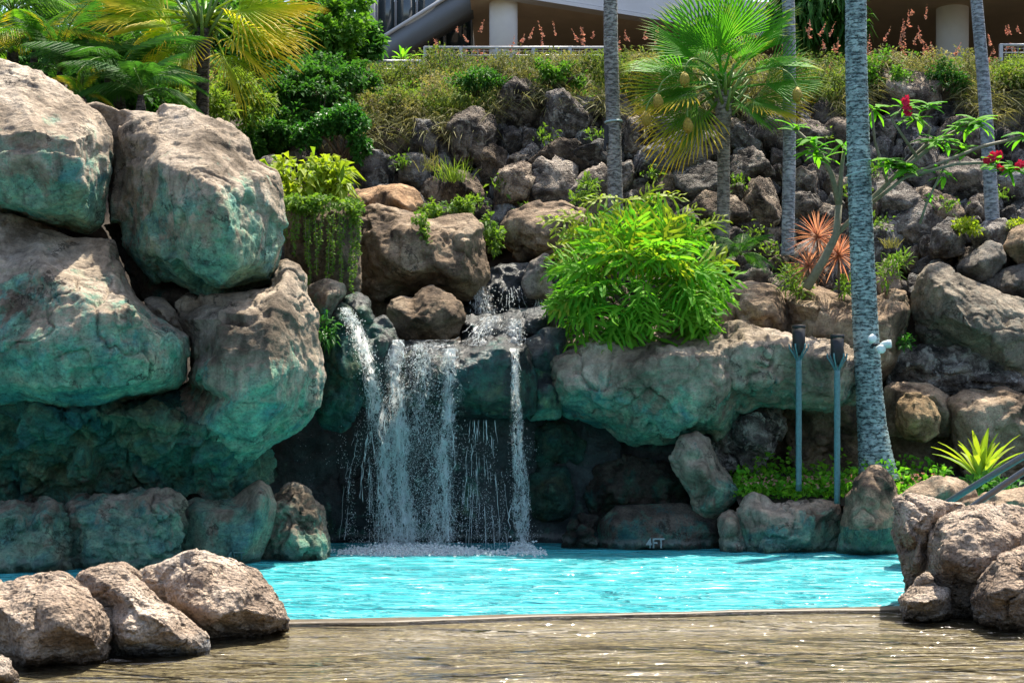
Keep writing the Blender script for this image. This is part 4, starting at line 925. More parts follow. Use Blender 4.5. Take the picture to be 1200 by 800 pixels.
bush('shrub', 'dark green weeds below the lily beside the handrails', 'shrub', [(1175,572,26,9,17.6,.3),(1145,568,14,8,17.8,.25)], 420, 0.11, 'leaf_dark', W=0.3, stems=False)
bush('shrub', 'light green grassy tuft left of the copper leaved plants', 'shrub', [(925,325,9,12,21.0,.2),(935,338,9,7,20.9,.2),(990,338,9,8,20.9,.2)], 330, 0.15, 'leaf_vine', W=0.1, stems=False, up=.4)
def tuft(label, px, py, Y, h, n, mat, spread=0.6, W=0.006, name='grass_tuft'):
    root_p = P(px, py, Y); m = n
    base = np.array(root_p[:]) + RNG.normal(size=(m, 3)) * np.array([.35 * h, .12, .01]) * spread
    d = RNG.normal(size=(m, 3)) * np.array([.4, .4, .15]) * spread + np.array([0, -.05, 1])
    o = link(name, blades_mesh(name, base - np.array(root_p[:]), d, RNG.uniform(.5, 1.1, m) * h, np.full(m, W), RNG.uniform(.1, .6, m), RNG.uniform(0, 1, m)), None, M[mat]); o.location = root_p
    return tag(o, label, 'grass')
tuft('tall yellowish grass tuft sprouting from the stone wall above the orange tan boulder', 532, 212, 22.6, 0.5, 110, 'grass_green')
tuft('thin dry grass tuft among the stones, left of the tall yellowish one', 504, 200, 22.8, 0.45, 45, 'grass')
tuft('dry grass clump draping the rock face right of the big palm trunk at mid height', 1045, 290, 22.0, 0.25, 60, 'grass')

# ground cover of the planting strip
m = 3300; px = RNG.uniform(850, 1112, m); 
Yg = RNG.uniform(18.98, 20.3, m); X = (px - HX) * Yg / F; k = (X > 2.8)
q = np.stack([X, Yg, 0.6 + (Yg - 18.75) * .138 + RNG.uniform(0, 1, m) ** 2 * .2 * (1 + fbm(np.stack([X, Yg, X * 0], 1) * 2.5, 2))], 1)[k]; m = len(q)
d = RNG.normal(size=(m, 3)) * .7 + np.array([0, -.2, .6]); Ls = RNG.uniform(.05, .11, m)
tag(link('low_ground_cover', leaf_mesh('low_ground_cover', q, d, RNG.normal(size=(m, 3)) * .5 + np.array([0, -.25, 1]), Ls, Ls * .36), None, M['leaf_bright']), 'low bright green ground cover around the feet of the torches', 'ground cover', kind='stuff')
m = 110; px = RNG.uniform(870, 1100, m); Yg = RNG.uniform(18.9, 19.6, m); q = np.stack([(px - HX) * Yg / F, Yg, 0.76 + (Yg - 18.75) * .138 + RNG.uniform(0, .05, m)], 1)
tag(link('small_blossoms', leaf_mesh('small_blossoms', np.repeat(q, 4, 0), RNG.normal(size=(m * 4, 3)) + np.array([0, -.3, .4]), RNG.normal(size=(m * 4, 3)), .035, .014), None, M['grass_pink']), 'tiny pale orange blossoms dotted over the low ground cover', 'flowers', kind='stuff')

# creeper vines on the square rock
vine = thing('trailing_creeper', P(375, 240, 19.1), 'light green creeper hanging in strings down the dark square rock', 'creeper')
p, g = cloud([(345,238,16,5,19.1,.3),(375,237,22,5,19.1,.3),(405,242,16,6,19.1,.3),(416,254,5,9,19.0,.12),(365,244,30,4,18.98,.12)], 1500, -.05)
m = len(p); Ls = RNG.uniform(.04, .085, m)
link('creeper_mat', leaf_mesh('creeper_mat', p, g * .5 + RNG.normal(size=(m, 3)) * .6, RNG.normal(size=(m, 3)) * .4 + np.array([0, -.4, .8]), Ls, Ls * .35), vine, M['leaf_vine'])
for (vx, y0, y1) in [(336,250,285),(343,252,300),(349,250,278),(357,250,308),(363,255,335),(369,250,318),(377,252,290),(385,252,330),(391,250,320),(398,250,300),(404,252,332),(411,255,342),(416,255,325),(420,258,300)]:
    L_ = int((y1 - y0) * .85); ts = np.linspace(0, 1, L_)
    wv = np.cumsum(RNG.normal(size=L_)) * .25
    pts = np.array([P(vx + w_, y0 + (y1 - y0) * t, 18.93 - .03 * math.sin(3 * t))[:] for t, w_ in zip(ts, wv)])
    mb = MB(); mb.tube([Vector(a) for a in pts[::4]], .004, 4)
    rep = np.repeat(pts, 2, 0); m = len(rep); Ls = RNG.uniform(.025, .05, m)
    st = mb.build('vine_string', M['stem'], vine)
    lf = link('vine_leaves', leaf_mesh('vine_leaves', rep - np.array(vine.location[:]), RNG.normal(size=(m, 3)) * np.array([1, .5, .5]) + np.array([0, -.2, -.1]), RNG.normal(size=(m, 3)) * .4 + np.array([0, -.6, .6]), Ls, Ls * .36), None, M['leaf_vine']); lf.parent = st
    lf.location = (0, 0, 0)
    lf.data.transform(Matrix.Translation(Vector(vine.location))); st.data.update()
tagc = thing('trailing_creeper', P(494, 258, 20.1), 'small light green creeper running down the face of the big brown boulder', 'creeper')
p, g = cloud([(490,258,8,7,20.25,.1),(496,272,6,16,20.15,.08),(499,286,4,8,20.1,.06)], 320, .4); m = len(p); Ls = RNG.uniform(.04, .075, m)
link('creeper_mat', leaf_mesh('creeper_mat', p, RNG.normal(size=(m, 3)) * .7 + np.array([0, -.3, 0]), RNG.normal(size=(m, 3)) * .4 + np.array([0, -.5, .8]), Ls, Ls * .36), tagc, M['leaf_vine'])

# ------------------------------------------------------------ palms
def orient(d, nrm):
    d = Vector(d).normalized(); nrm = Vector(nrm); nrm = (nrm - d * nrm.dot(d)).normalized(); s = nrm.cross(d)
    return Matrix((d, s, nrm)).transposed().to_4x4()
def fan_mesh(name, pet, rad, nseg=40, spread=125, seed=0, cup=0.25, droop=0.25, split=.5):
    r = random.Random(seed); V = []; Fc = []; tipa = []; va = []
    def put(p, t, v=0.5): V.append(p); tipa.append(t); va.append(v); return len(V) - 1
    pc = lambda x: -0.10 * (x / pet) ** 2 * pet
    # petiole, a four sided tapering stalk
    for i in range(5):
        x = pet * i / 4; w = 0.022 - 0.010 * i / 4
        for (a, b) in ((-1, -1), (1, -1), (1, 1), (-1, 1)): put((x, a * w, pc(x) + b * w * .6), 0, .7)
    for i in range(4):
        for k in range(4): Fc.append((i*4+k, i*4+(k+1)%4, (i+1)*4+(k+1)%4, (i+1)*4+k))
    hz = pc(pet)
    hub = put((pet, 0, hz), 0)
    for k in range(nseg):
        a = math.radians(-spread + 2 * spread * (k + .5) / nseg); da = math.radians(spread / nseg) * r.uniform(.62, .95)
        Rk = rad * (0.78 + 0.22 * math.cos(a * .8)) * r.uniform(.93, 1.05); v = r.uniform(.2, .9)
        mr = Rk * split
        z = lambda q, e=0: hz + cup * abs(math.sin(a)) * q * .5 - droop * (q / rad) ** 2.2 * rad + e
        pt = lambda q, an, e=0: (pet + q * math.cos(an), q * math.sin(an), z(q, e))
        l = put(pt(mr, a - da), .5, v); c = put(pt(mr, a, mr * da * .9), .5, v); rr_ = put(pt(mr, a + da), .5, v)
        q8 = Rk * .82; l2 = put(pt(q8, a - da * .45), .8, v); c2 = put(pt(q8, a, q8 * da * .3), .8, v); r2 = put(pt(q8, a + da * .45), .8, v)
        tp = put(pt(Rk, a + r.uniform(-.02, .02), -Rk * .05 * r.random()), 1.0, v)
        Fc += [(hub, l, c), (hub, c, rr_), (l, l2, c2, c), (c, c2, r2, rr_), (l2, tp, c2), (c2, tp, r2)]
    me = bpy.data.meshes.new(name); me.from_pydata(V, [], Fc); me.update()
    for nm, arr in (('tip', tipa), ('var', va)):
        at = me.attributes.new(nm, 'FLOAT', 'POINT'); at.data.foreach_set('value', np.array(arr, np.float32))
    return me
def trunk_tube(path, n=20, ring=0.055, amp=0.03, flare=None):
    """path: [(px, py, Y, diameter in px)]; adds rings along the trunk"""
    pts = [(P(a, b, Y), w * Y / F / 2) for a, b, Y, w in path]
    outp, outr = [], []
    for (p0, r0), (p1, r1) in zip(pts, pts[1:]):
        k = max(2, int((p1 - p0).length / ring * 2))
        for i in range(k):
            t = i / k; outp.append(p0.lerp(p1, t)); outr.append((r0 + (r1 - r0) * t) * (1 + (amp if len(outp) % 2 else -amp) + random.uniform(-.012, .012)))
    outp.append(pts[-1][0]); outr.append(pts[-1][1])
    mb = MB(); mb.tube(outp, outr, n)
    return mb
def palm_root(label, path, mat, name='palm_tree', **kw):
    base = P(path[-1][0], path[-1][1], path[-1][2])
    root = thing(name, base, label, 'palm tree')
    trunk_tube(path, **kw).build('trunk', M[mat], root)
    return root
big = palm_root('tall thick ringed palm trunk rising out of frame behind the torches', [(1003,-60,19.7,24),(1003,60,19.7,25),(1006,180,19.65,27),(1010,290,19.6,28),(1014,380,19.6,30),(1018,450,19.55,31),(1022,500,19.55,34),(1026,535,19.5,40),(1030,565,19.5,48)], 'trunk_big', n=28, amp=.022)
for yy, dy in ((190, -5), (203, -6)):
    mb = MB(); c = P(1006, yy, 19.65); rr_ = 0.152
    mb.tube([c + Vector((rr_ * math.cos(t), rr_ * math.sin(t), -dy * 0.006 * math.cos(t))) for t in np.linspace(0, 6.283, 25)], .009, 6, False)
    mb.build('cable_strap', M['strap'], big)
p1 = palm_root('slim grey palm trunk left of the fan palm, rising out of frame', [(715,-40,22.0,16),(716,60,22.0,17),(719,150,22.0,17),(722,265,22.0,18)], 'trunk_grey', n=18, amp=.02)
mb = MB(); c = P(719, 143, 22.0); mb.tube([c + Vector((.118 * math.cos(t), .118 * math.sin(t), .01 * math.cos(t))) for t in np.linspace(0, 6.283, 21)], .016, 6, False); mb.build('clamp_band', M['strap'], p1)
mb = MB(); mb.box(P(710, 158, 21.95), (.05, .08, .26)); mb.box(P(709, 170, 21.93), (.035, .05, .12)); mb.build('junction_box', M['black'], p1, False)
palm_root('very slim blue grey palm trunk just right of the fan palm', [(923,-40,22.3,14),(925,60,22.3,15),(925,180,22.3,15),(923,300,22.3,15)], 'trunk_slim', n=18, amp=.012)
palm_root('slim blue grey palm trunk leaning at the right edge of the picture', [(1139,-60,22.6,13),(1146,20,22.6,14),(1153,100,22.6,15),(1159,190,22.6,16),(1164,275,22.6,17)], 'trunk_slim', n=18, amp=.012)

fan_me = [fan_mesh('leaf', .55, .98, 30, 78, 1, .9, .15, .42), fan_mesh('leaf', .62, .95, 28, 66, 2, 1.1, .25, .38), fan_mesh('leaf', .5, .92, 32, 88, 3, .8, .38, .40)]
def fan_meshes(mat): 
    out = []
    for me in fan_me:
        c = me.copy(); c.materials.clear(); c.materials.append(M[mat]); out.append(c)
    return out
FM = {k: fan_meshes(k) for k in ('leaf_fan', 'leaf_fan_old', 'leaf_yellow')}
def add_fan(root, centre, ang, toward, mat, k, scale, nrm=None, roll=0.0):
    a = math.radians(ang); d = Vector((math.cos(a), -toward, math.sin(a)))
    nr = Vector(nrm) if nrm else Vector((0, -.75, .65))
    o = bpy.data.objects.new('leaf', FM[mat][k % 3]); COL.objects.link(o); o.parent = root
    Mx = orient(d, nr) @ Matrix.Rotation(roll, 4, 'X')
    o.matrix_local = Matrix.Translation(centre - root.location) @ Mx @ Matrix.Scale(scale, 4)
    return o
fan = palm_root('green fan palm with yellow tipped lower leaves and hanging mustard pods', [(848,108,22.2,22),(848,130,22.2,20),(848,150,22.2,15),(848,220,22.2,15),(847,300,22.2,16)], 'trunk_fan', n=20, amp=.03)
C = P(850, 100, 22.2); rf = random.Random(4)
for (ang, tw, mat, sc_) in [(95,.05,'leaf_fan',1.0),(72,.1,'leaf_fan',.95),(118,.1,'leaf_fan',.97),(50,.15,'leaf_fan',.9),(138,.15,'leaf_fan',.95),(100,.55,'leaf_fan',.72),(60,-.4,'leaf_fan',.9),(125,-.4,'leaf_fan',.9),
        (158,.2,'leaf_fan',.92),(174,.1,'leaf_fan',.95),(24,.2,'leaf_fan',.92),(6,.25,'leaf_fan',.9),(195,.25,'leaf_fan_old',.98),(214,.3,'leaf_fan_old',1.0),(228,.35,'leaf_fan_old',1.0),(-22,.3,'leaf_fan_old',.86),(-38,.5,'leaf_fan',.72),(150,.7,'leaf_fan',.62),(40,.7,'leaf_fan',.6),(180,.6,'leaf_fan',.7)]:
    low = ang > 185 or ang < 0
    nr = Vector((rf.uniform(-.5, .5), rf.uniform(-.9, -.2), rf.uniform(.4, 1))) if not low else Vector((0.5 * math.cos(math.radians(ang)), -.7, .5))
    add_fan(fan, C + Vector((rf.uniform(-.06, .06), rf.uniform(-.06, .06), rf.uniform(-.1, .1))), ang + rf.uniform(-4, 4), tw, mat, rf.randrange(3), sc_ * 1.05, nr, rf.uniform(-.35, .35))
# leaf bases and fibre at the top of the trunk
mb = MB()
for k in range(26):
    a = k * 2.4; h = -.30 + .42 * k / 26; b0 = C + Vector((.09 * math.cos(a), .09 * math.sin(a), h - .12))
    e = C + Vector((.34 * math.cos(a), .34 * math.sin(a), h + .16))
    mb.tube([b0, b0.lerp(e, .5) + Vector((0, 0, -.02)), e], [.035, .024, .014], 5)
mb.build('leaf_bases', M['petiole'], fan)
for (sx, sy, mx, my, ex, ey, hh) in [(846,90,806,50,802,92,.11),(846,95,775,70,771,118,.12),(846,100,760,92,757,138,.10),(846,105,800,105,806,146,.11),(852,95,925,60,934,110,.14)]:
    mb = MB(); Yp = 21.6; a, b, e = P(sx, sy, 22.1), P(mx, my, Yp), P(ex, ey - 6, Yp)
    cv = [(a * (1-t)**2 + b * 2*t*(1-t) + e * t*t) for t in np.linspace(0, 1, 14)]
    mb.tube(cv, .012, 6); st = mb.build('flower_stalk', M['petiole'], fan)
    mb = MB(); bt = Vector(cv[-1]); mb.tube([bt + Vector((0, 0, .02)), bt + Vector((.0, 0, -.03)), bt + Vector((.005, 0, -.09)), bt + Vector((.004, 0, -.16)), bt + Vector((0, 0, -.2))], [.02, .058, .075, .06, .012], 12)
    mb.build('seed_pod', M['pod'], st)

yel = palm_root('yellowing fan palm with a dark ringed trunk behind the angular boulder at upper left', [(238,36,21.2,24),(238,48,21.2,18),(238,80,21.2,15),(237,140,21.2,15)], 'trunk_dark', n=18, amp=.05)
C = P(238, 22, 21.2)
for (ang, tw, mat, sc_) in [(60,.1,'leaf_fan_old',1.1),(95,.0,'leaf_fan_old',1.0),(120,.1,'leaf_fan_old',1.1),(148,.2,'leaf_yellow',1.0),(165,.1,'leaf_yellow',1.1),(178,.3,'leaf_yellow',1.15),(190,.35,'leaf_yellow',1.0),(208,.3,'leaf_yellow',.95),(225,.35,'leaf_yellow',.85),(245,.4,'leaf_fan_old',.75),
        (-4,.25,'leaf_yellow',1.15),(12,.2,'leaf_yellow',1.15),(-18,.3,'leaf_yellow',1.05),(-35,.35,'leaf_yellow',.95),(-58,.25,'leaf_yellow',.95),(30,.3,'leaf_yellow',1.05),(160,-.3,'leaf_yellow',1.1),(20,-.3,'leaf_yellow',1.1),(200,-.3,'leaf_yellow',1.0),(-20,-.3,'leaf_yellow',1.0)]:
    low = ang > 180 or ang < 0
    add_fan(yel, C + Vector((rf.uniform(-.06, .06), rf.uniform(-.06, .06), 0)), ang, tw, mat, rf.randrange(3), sc_, Vector((.5 * math.cos(math.radians(ang)), -.55, .6)) if low else Vector((0, -.45, .85)), rf.uniform(-.4, .4))
mb = MB()
for k in range(22):
    a = k * 2.4; h = -.22 + .3 * k / 22; b0 = C + Vector((.09 * math.cos(a), .09 * math.sin(a), h - .1)); e = C + Vector((.4 * math.cos(a), .3 * math.sin(a), h + .28))
    mb.tube([b0, b0.lerp(e, .5), e], [.035, .024, .014], 5)
mb.build('leaf_bases', M['petiole'], yel)

def frond_mesh(name, length, nl, ll, bend, seed):
    r = random.Random(seed); base, d, nr, Ls = [], [], [], []
    rach = lambda t: Vector((length * t * (1 - .25 * bend * t), 0, length * (.25 * t - bend * t * t)))
    for k in range(nl):
        t = .12 + .88 * k / nl; p = rach(t); tan = (rach(min(1, t + .02)) - rach(t - .02)).normalized()
        L_ = ll * math.sin(math.pi * (.12 + .85 * t)) ** .6 * r.uniform(.9, 1.1)
        for s in (-1, 1):
            base.append(p[:]); d.append((tan * .55 + Vector((0, s * .9, r.uniform(-.25, -.02))))[:]); nr.append((r.uniform(-.15, .15), 0, 1)); Ls.append(L_)
    Ls = np.array(Ls); me = leaf_mesh(name, np.array(base), np.array(d), np.array(nr), Ls, Ls * .034, .3, .48)
    return me, [rach(t) for t in np.linspace(0, 1, 10)]
FR = []
for k in range(3):
    me, path = frond_mesh('frond', 1.7, 40, .5, .55 + .2 * k, k); mb = MB(); mb.tube(path, list(np.linspace(.016, .004, 10)), 5); FR.append((me, mb.mesh('frond_rib')))
def feather(label, px, py, Y, mat, nf, sc_, seed, base_y, lean=0):
    r = random.Random(seed); root = thing('feather_palm', P(px, base_y, Y), label, 'palm plant')
    ctr = P(px, py, Y); mes = []
    for me, rb in FR:
        c = me.copy(); c.materials.clear(); c.materials.append(M[mat]); mes.append((c, rb))
    if base_y - py > 4:
        mb = MB()
        for k in range(3): mb.tube([P(px + 5 * (k - 1), base_y, Y), P(px + 3 * (k - 1), (py + base_y) / 2, Y), ctr], [.045, .04, .035], 8)
        mb.build('trunk', M['trunk_dark'], root)
    for k in range(nf):
        az = 6.283 * k / nf + r.uniform(-.3, .3); el = r.uniform(.2, 1.2)
        d = Vector((math.cos(az) * math.cos(el), math.sin(az) * math.cos(el) * .8 - .15, math.sin(el)))
        me, rb = mes[r.randrange(3)]
        o = bpy.data.objects.new('frond', me); COL.objects.link(o); o.parent = root
        o.matrix_local = Matrix.Translation(ctr - root.location) @ orient(d, Vector((0, -.2, 1))) @ Matrix.Scale(sc_ * r.uniform(.8, 1.1), 4)
        q = bpy.data.objects.new('frond_rib', rb); COL.objects.link(q); q.parent = o
        if not rb.materials: rb.materials.append(M['petiole'])
    return root
feather('dark feather palm clump left of the yellowing fan palm, lower one', 140, 100, 20.6, 'leaf_dark', 13, .75, 1, 135)
feather('feather palm with drooping fronds at the top left edge', 15, 15, 21.5, 'leaf_mid', 12, .8, 2, 100)
feather('tall feather palm between the left edge and the yellowing fan palm', 100, 20, 23.5, 'leaf_mid', 13, .85, 3, 110)
feather('small feather palm just above the topmost left boulder', 70, 85, 20.8, 'leaf_dark', 11, .7, 5, 120)
feather('pale feather palm right behind the crown of the yellowing fan palm', 190, 60, 24.0, 'leaf_mid', 11, .8, 6, 120)
feather('broad dark feather palm between the two topmost boulders and the yellowing palm', 165, 112, 20.0, 'leaf_dark', 14, .6, 11, 150)
feather('yellow green feather palm leaning over the topmost left boulder', 40, 60, 21.0, 'leaf_fan_old', 10, .7, 12, 110)
feather('feather palm hanging dark fronds at the top between the left edge and the yellowing palm', 130, 40, 22.5, 'leaf_dark', 14, .8, 13, 110)
feather('small rusty fronded palm above the gap of the two topmost boulders', 95, 112, 19.8, 'leaf_fan_old', 7, .34, 8, 125)
feather('small dark fern like palm at the foot of the fan palm', 868, 300, 21.9, 'leaf_dark', 12, .38, 7, 310)

# ------------------------------------------------------------ the big split leaf plant
def split_leaf(name, seed):
    r = random.Random(seed); V = []; Fc = []; ta = []; va = []
    Lm = .52
    def put(p, t, v): V.append(p); ta.append(t); va.append(v); return len(V) - 1
    bend = lambda x: -.42 * (x / Lm) ** 2 * Lm
    for i in range(6):                                            # stalk
        x = -.5 + .5 * i / 5; w = .011
        for (a, b) in ((-1, -1), (1, -1), (1, 1), (-1, 1)): put((x, a * w, -.12 * (x / .5) ** 2 + b * w), 0, .9)
    for i in range(5):
        for k in range(4): Fc.append((i*4+k, i*4+(k+1)%4, (i+1)*4+(k+1)%4, (i+1)*4+k))
    NS = 12                                                       # midrib blade
    prev = None
    for i in range(NS + 1):
        x = Lm * i / NS; w = .045 * math.sin(math.pi * min(1, .15 + .85 * i / NS)) + .004
        a, c, b = put((x, -w, bend(x) + .012), .3, .4), put((x, 0, bend(x)), .2, .9), put((x, w, bend(x) + .012), .3, .4)
        if prev: Fc += [(prev[0], a, c, prev[1]), (prev[1], c, b, prev[2])]
        prev = (a, c, b)
    for s in (-1, 1):
        for k in range(7):
            t = .03 + .92 * k / 6; x = Lm * t; ll = (.35 * math.sin(math.pi * (.25 + .62 * t)) ** .7) * r.uniform(.8, 1.15)
            ang = math.radians(105 - 72 * t + r.uniform(-9, 9)); dx, dy = math.cos(ang), math.sin(ang) * s
            v = r.uniform(.0, 1.0); z0 = bend(x); pv = None; ph = r.uniform(0, 6); tw = r.uniform(-.5, .5); cv = r.uniform(-.25, .35)
            for j in range(9):
                q = j / 8; wf = (.55 + .75 * math.sin(math.pi * min(1, q * .85 + .1))) * (1 + .28 * math.sin(ph + 13 * q)) * (1 if q < .95 else .15)
                d_ = .02 + ll * q; an = ang + cv * q; ax, ay = math.cos(an), math.sin(an) * s
                cx_, cy_ = x + ax * d_, ay * d_
                zz = z0 - 1.3 * d_ ** 2 + .014 * math.sin(ph + 8 * q); w = .0165 * wf; tz = tw * w
                A, C_, B_ = put((cx_ - ay * w, cy_ + ax * w, zz + .006 + tz), .4 + .5 * q, v), put((cx_, cy_, zz), .4 + .5 * q, v), put((cx_ + ay * w, cy_ - ax * w, zz + .006 - tz), .4 + .5 * q, v)
                if pv: Fc += [(pv[0], A, C_, pv[1]), (pv[1], C_, B_, pv[2])]
                pv = (A, C_, B_)
    me = bpy.data.meshes.new(name); me.from_pydata(V, [], Fc); me.update(); me.polygons.foreach_set('use_smooth', np.full(len(me.polygons), True))
    for nm, arr in (('tip', ta), ('var', va)):
        at = me.attributes.new(nm, 'FLOAT', 'POINT'); at.data.foreach_set('value', np.array(arr, np.float32))
    me.materials.append(M['leaf_bright']); return me
SL = [split_leaf('leaf', k) for k in range(5)]
phil = thing('split_leaf_plant', P(750, 400, 19.6), 'huge bright green split leaved plant spilling over the overhanging boulder', 'plant')
rp = random.Random(12); ctr = P(748, 342, 19.75)
mb = MB()
for k in range(7):
    e = ctr + Vector((rp.uniform(-.45, .45), rp.uniform(-.2, .2), rp.uniform(-.25, .3)))
    mb.tube([P(735 + 6 * k, 410, 19.7), ctr.lerp(e, .3) + Vector((0, 0, -.25)), e], [.04, .035, .03], 7)
mb.build('stem', M['woody'], phil)
SLY = []
for me in SL[:3]:
    c_ = me.copy(); c_.materials.clear(); c_.materials.append(M['leaf_lime']); SLY.append(c_)
def add_split(c, d, nr, s, old=False):
    o = bpy.data.objects.new('leaf', SLY[rp.randrange(3)] if old else SL[rp.randrange(5)]); COL.objects.link(o); o.parent = phil
    o.matrix_local = Matrix.Translation(Vector(c) - phil.location) @ orient(d, nr) @ Matrix.Scale(s, 4)
for k in range(140):
    # leaf stations over a wide dome facing the viewer, the sun and both sides
    while True:
        g = Vector((rp.gauss(0, 1), rp.gauss(0, 1), rp.gauss(0, 1))).normalized()
        if g.y < .35 and g.z > -.72: break
    pos = ctr + Vector((g.x * .74, g.y * .58, g.z * (.60 if g.z > 0 else .58)))
    d = Vector((g.x * 1.0 + rp.gauss(0, .25), g.y * .5 - .1 + rp.gauss(0, .2), g.z * .8 - .15 + rp.gauss(0, .22)))
    nr = Vector((g.x * .4 + rp.gauss(0, .25), -.6 + rp.gauss(0, .25), .6 + rp.gauss(0, .15)))
    add_split(pos, d, nr, rp.uniform(.66, 1.0), rp.random() < (.30 if g.z > .35 else .07))
for (ax, ay, dx_, dz_) in [(735,235,.9,.25),(722,232,-.9,.15),(760,232,.9,.3),(700,258,-.8,.4),(790,262,.6,.7),(815,270,.8,.6),(745,245,.3,.6),(685,275,-.9,.3),(672,262,-.7,.3)]:
    add_split(P(ax, ay, 19.7), (dx_, -.2, dz_), (0, -.6, .8), rp.uniform(.6, .8), True)

# ------------------------------------------------------------ rosette plants
def rosette(name, label, cat, px, py, Y, n, L, W, mat, stem_to=None, up=.35, droop=.5, group=None, low=-.3):
    root = thing(name, P(px, stem_to or py, Y), label, cat, group); c = P(px, py, Y); lens = []
    if stem_to:
        mb = MB(); mb.tube([root.location, c], [.018, .014], 6); mb.build('stem', M['woody'], root)
    for k in range(n):
        az = k * 2.399; e = low + (1.45 - low) * (k / n) ; d = Vector((math.cos(az) * math.cos(e), math.sin(az) * math.cos(e), math.sin(e) + up * .3)).normalized()
        L_ = L * RNG.uniform(.8, 1.12); side = d.cross(Vector((0, 0, 1))).normalized(); nn = side.cross(d)
        V = []; Fc = []; out = Vector((d.x, d.y, 0))
        for i in range(7):
            t = i / 6; p = c + d * L_ * t + out * droop * .35 * L_ * t * t - Vector((0, 0, droop * L_ * t ** 2.2))
            w = W * math.sin(math.pi * min(.97, .18 + .8 * t)) ** .8
            V += [p + side * w + nn * w * .5, p, p - side * w + nn * w * .5]
        for i in range(6): Fc += [(i*3, i*3+3, i*3+4, i*3+1), (i*3+1, i*3+4, i*3+5, i*3+2)]
        me = bpy.data.meshes.new('leaf'); me.from_pydata([v[:] for v in V], [], Fc); me.update(); me.polygons.foreach_set('use_smooth', np.full(len(me.polygons), True))
        at = me.attributes.new('var', 'FLOAT', 'POINT'); at.data.foreach_set('value', np.full(len(V), RNG.uniform(0, 1), np.float32))
        link('leaf', me, root, M[mat])
    return root
rosette('ti_plant', 'copper leaved ti plant, topmost of the three left of the big trunk', 'ti plant', 958, 278, 20.8, 80, .40, .009, 'leaf_ti', 335, droop=.12, low=-.9, group='copper ti plants')
rosette('ti_plant', 'copper leaved ti plant beside the big palm trunk, right one of the three', 'ti plant', 983, 300, 20.7, 80, .42, .010, 'leaf_ti', 340, droop=.15, low=-.9, group='copper ti plants')
rosette('ti_plant', 'copper leaved ti plant lowest and leftmost of the three', 'ti plant', 948, 312, 20.6, 64, .32, .009, 'leaf_ti', 338, droop=.12, low=-.9, group='copper ti plants')
rosette('strap_leaved_lily', 'yellow green strap leaved lily growing behind the handrails', 'lily', 1150, 566, 18.4, 26, .82, .042, 'leaf_lime', None, 1.0, .26, low=.5)
rosette('weed', 'light green bladed weed standing by the upper fence', 'weed', 472, 72, 28.2, 9, .4, .035, 'leaf_bright', None, .8, .3, low=.4)

# ------------------------------------------------------------ plumeria
plu = thing('plumeria_tree', P(945, 338, 20.3), 'sprawling plumeria with bare grey branches, green leaf clusters and crimson flowers', 'tree')
branches = [[(945,338,20.3,11),(965,305,20.3,10),(980,275,20.3,9),(983,240,20.25,8)],[(983,240,20.25,8),(975,205,20.2,6),(962,180,20.1,5),(930,150,20.0,4)],[(983,240,20.25,8),(986,200,20.2,5),(990,170,20.2,4)],
            [(980,275,20.3,7),(1000,255,20.3,6),(1040,215,20.0,6),(1085,170,19.8,5),(1108,168,19.7,4)],[(1040,215,20.0,5),(1075,185,19.8,5),(1100,165,19.7,5),(1140,143,19.5,4)],[(1000,255,20.3,5),(1060,208,19.4,4)],
            [(1060,208,19.4,4),(1110,188,19.3,4),(1150,172,19.3,4),(1200,160,19.3,4)],[(1060,208,19.4,4),(1120,192,19.2,4),(1165,190,19.1,3)],[(1085,170,19.8,4),(1090,150,19.7,3),(1075,138,19.7,3)],[(1040,215,20.0,4),(1025,165,19.8,3),(1022,130,19.8,3)],[(1075,185,19.8,4),(1045,140,19.6,3),(1060,125,19.6,3)],
            [(1110,188,19.3,3),(1085,240,19.5,3),(1078,262,19.6,3)]]
for br in branches:
    mb = MB(); mb.tube([P(a, b, Y) for a, b, Y, w in br], [w * Y / F / 2 for a, b, Y, w in br], 8); mb.build('branch', M['stem'], plu)
pm = []
for k in range(3):
    mb = MB()
    for i in range(7):
        t = i / 6; w = .042 * math.sin(math.pi * min(.97, .12 + .85 * t)) ** .9
        mb.v.append(np.array([(.26*t, w, -.08*t*t + .01), (.26*t, 0, -.08*t*t), (.26*t, -w, -.08*t*t + .01)])); mb.a.append(np.full(3, .3 * k))
    for i in range(6): mb.f += [[i*3, i*3+3, i*3+4, i*3+1], [i*3+1, i*3+4, i*3+5, i*3+2]]
    me = mb.mesh('leaf', True, 'var'); me.materials.append(M['leaf_bright']); pm.append(me)
rl = random.Random(3)
for (a, b, Y, nl) in [(930,150,20.0,8),(950,165,20.0,9),(955,178,20.0,8),(990,170,20.1,7),(962,185,20.1,6),(1025,128,19.8,7),(1050,195,19.5,15),(1040,190,19.5,12),(1065,200,19.4,14),(1075,138,19.7,8),(1108,168,19.7,8),(1060,127,19.6,8),(1090,125,19.6,8),(1140,143,19.5,9),(1150,145,19.5,8),(1125,150,19.5,6),(1095,165,19.5,7),(1200,160,19.3,6),(1178,200,19.1,9),(1190,198,19.1,8),(1165,190,19.1,6),(1098,200,19.4,6),(1110,205,19.4,4),(1130,175,19.4,5),(1085,230,19.5,3)]:
    for k in range(int(nl * 1.5)):
        az = rl.uniform(0, 6.28); d = Vector((math.cos(az), math.sin(az) * .7 - .15, rl.uniform(-.45, .55)))
        o = bpy.data.objects.new('leaf', pm[rl.randrange(3)]); COL.objects.link(o); o.parent = plu
        o.matrix_local = Matrix.Translation(P(a + rl.uniform(-5, 5), b + rl.uniform(-4, 4), Y) - plu.location) @ orient(d, Vector((0, -.4, .9))) @ Matrix.Scale(rl.uniform(.62, 1.05), 4)
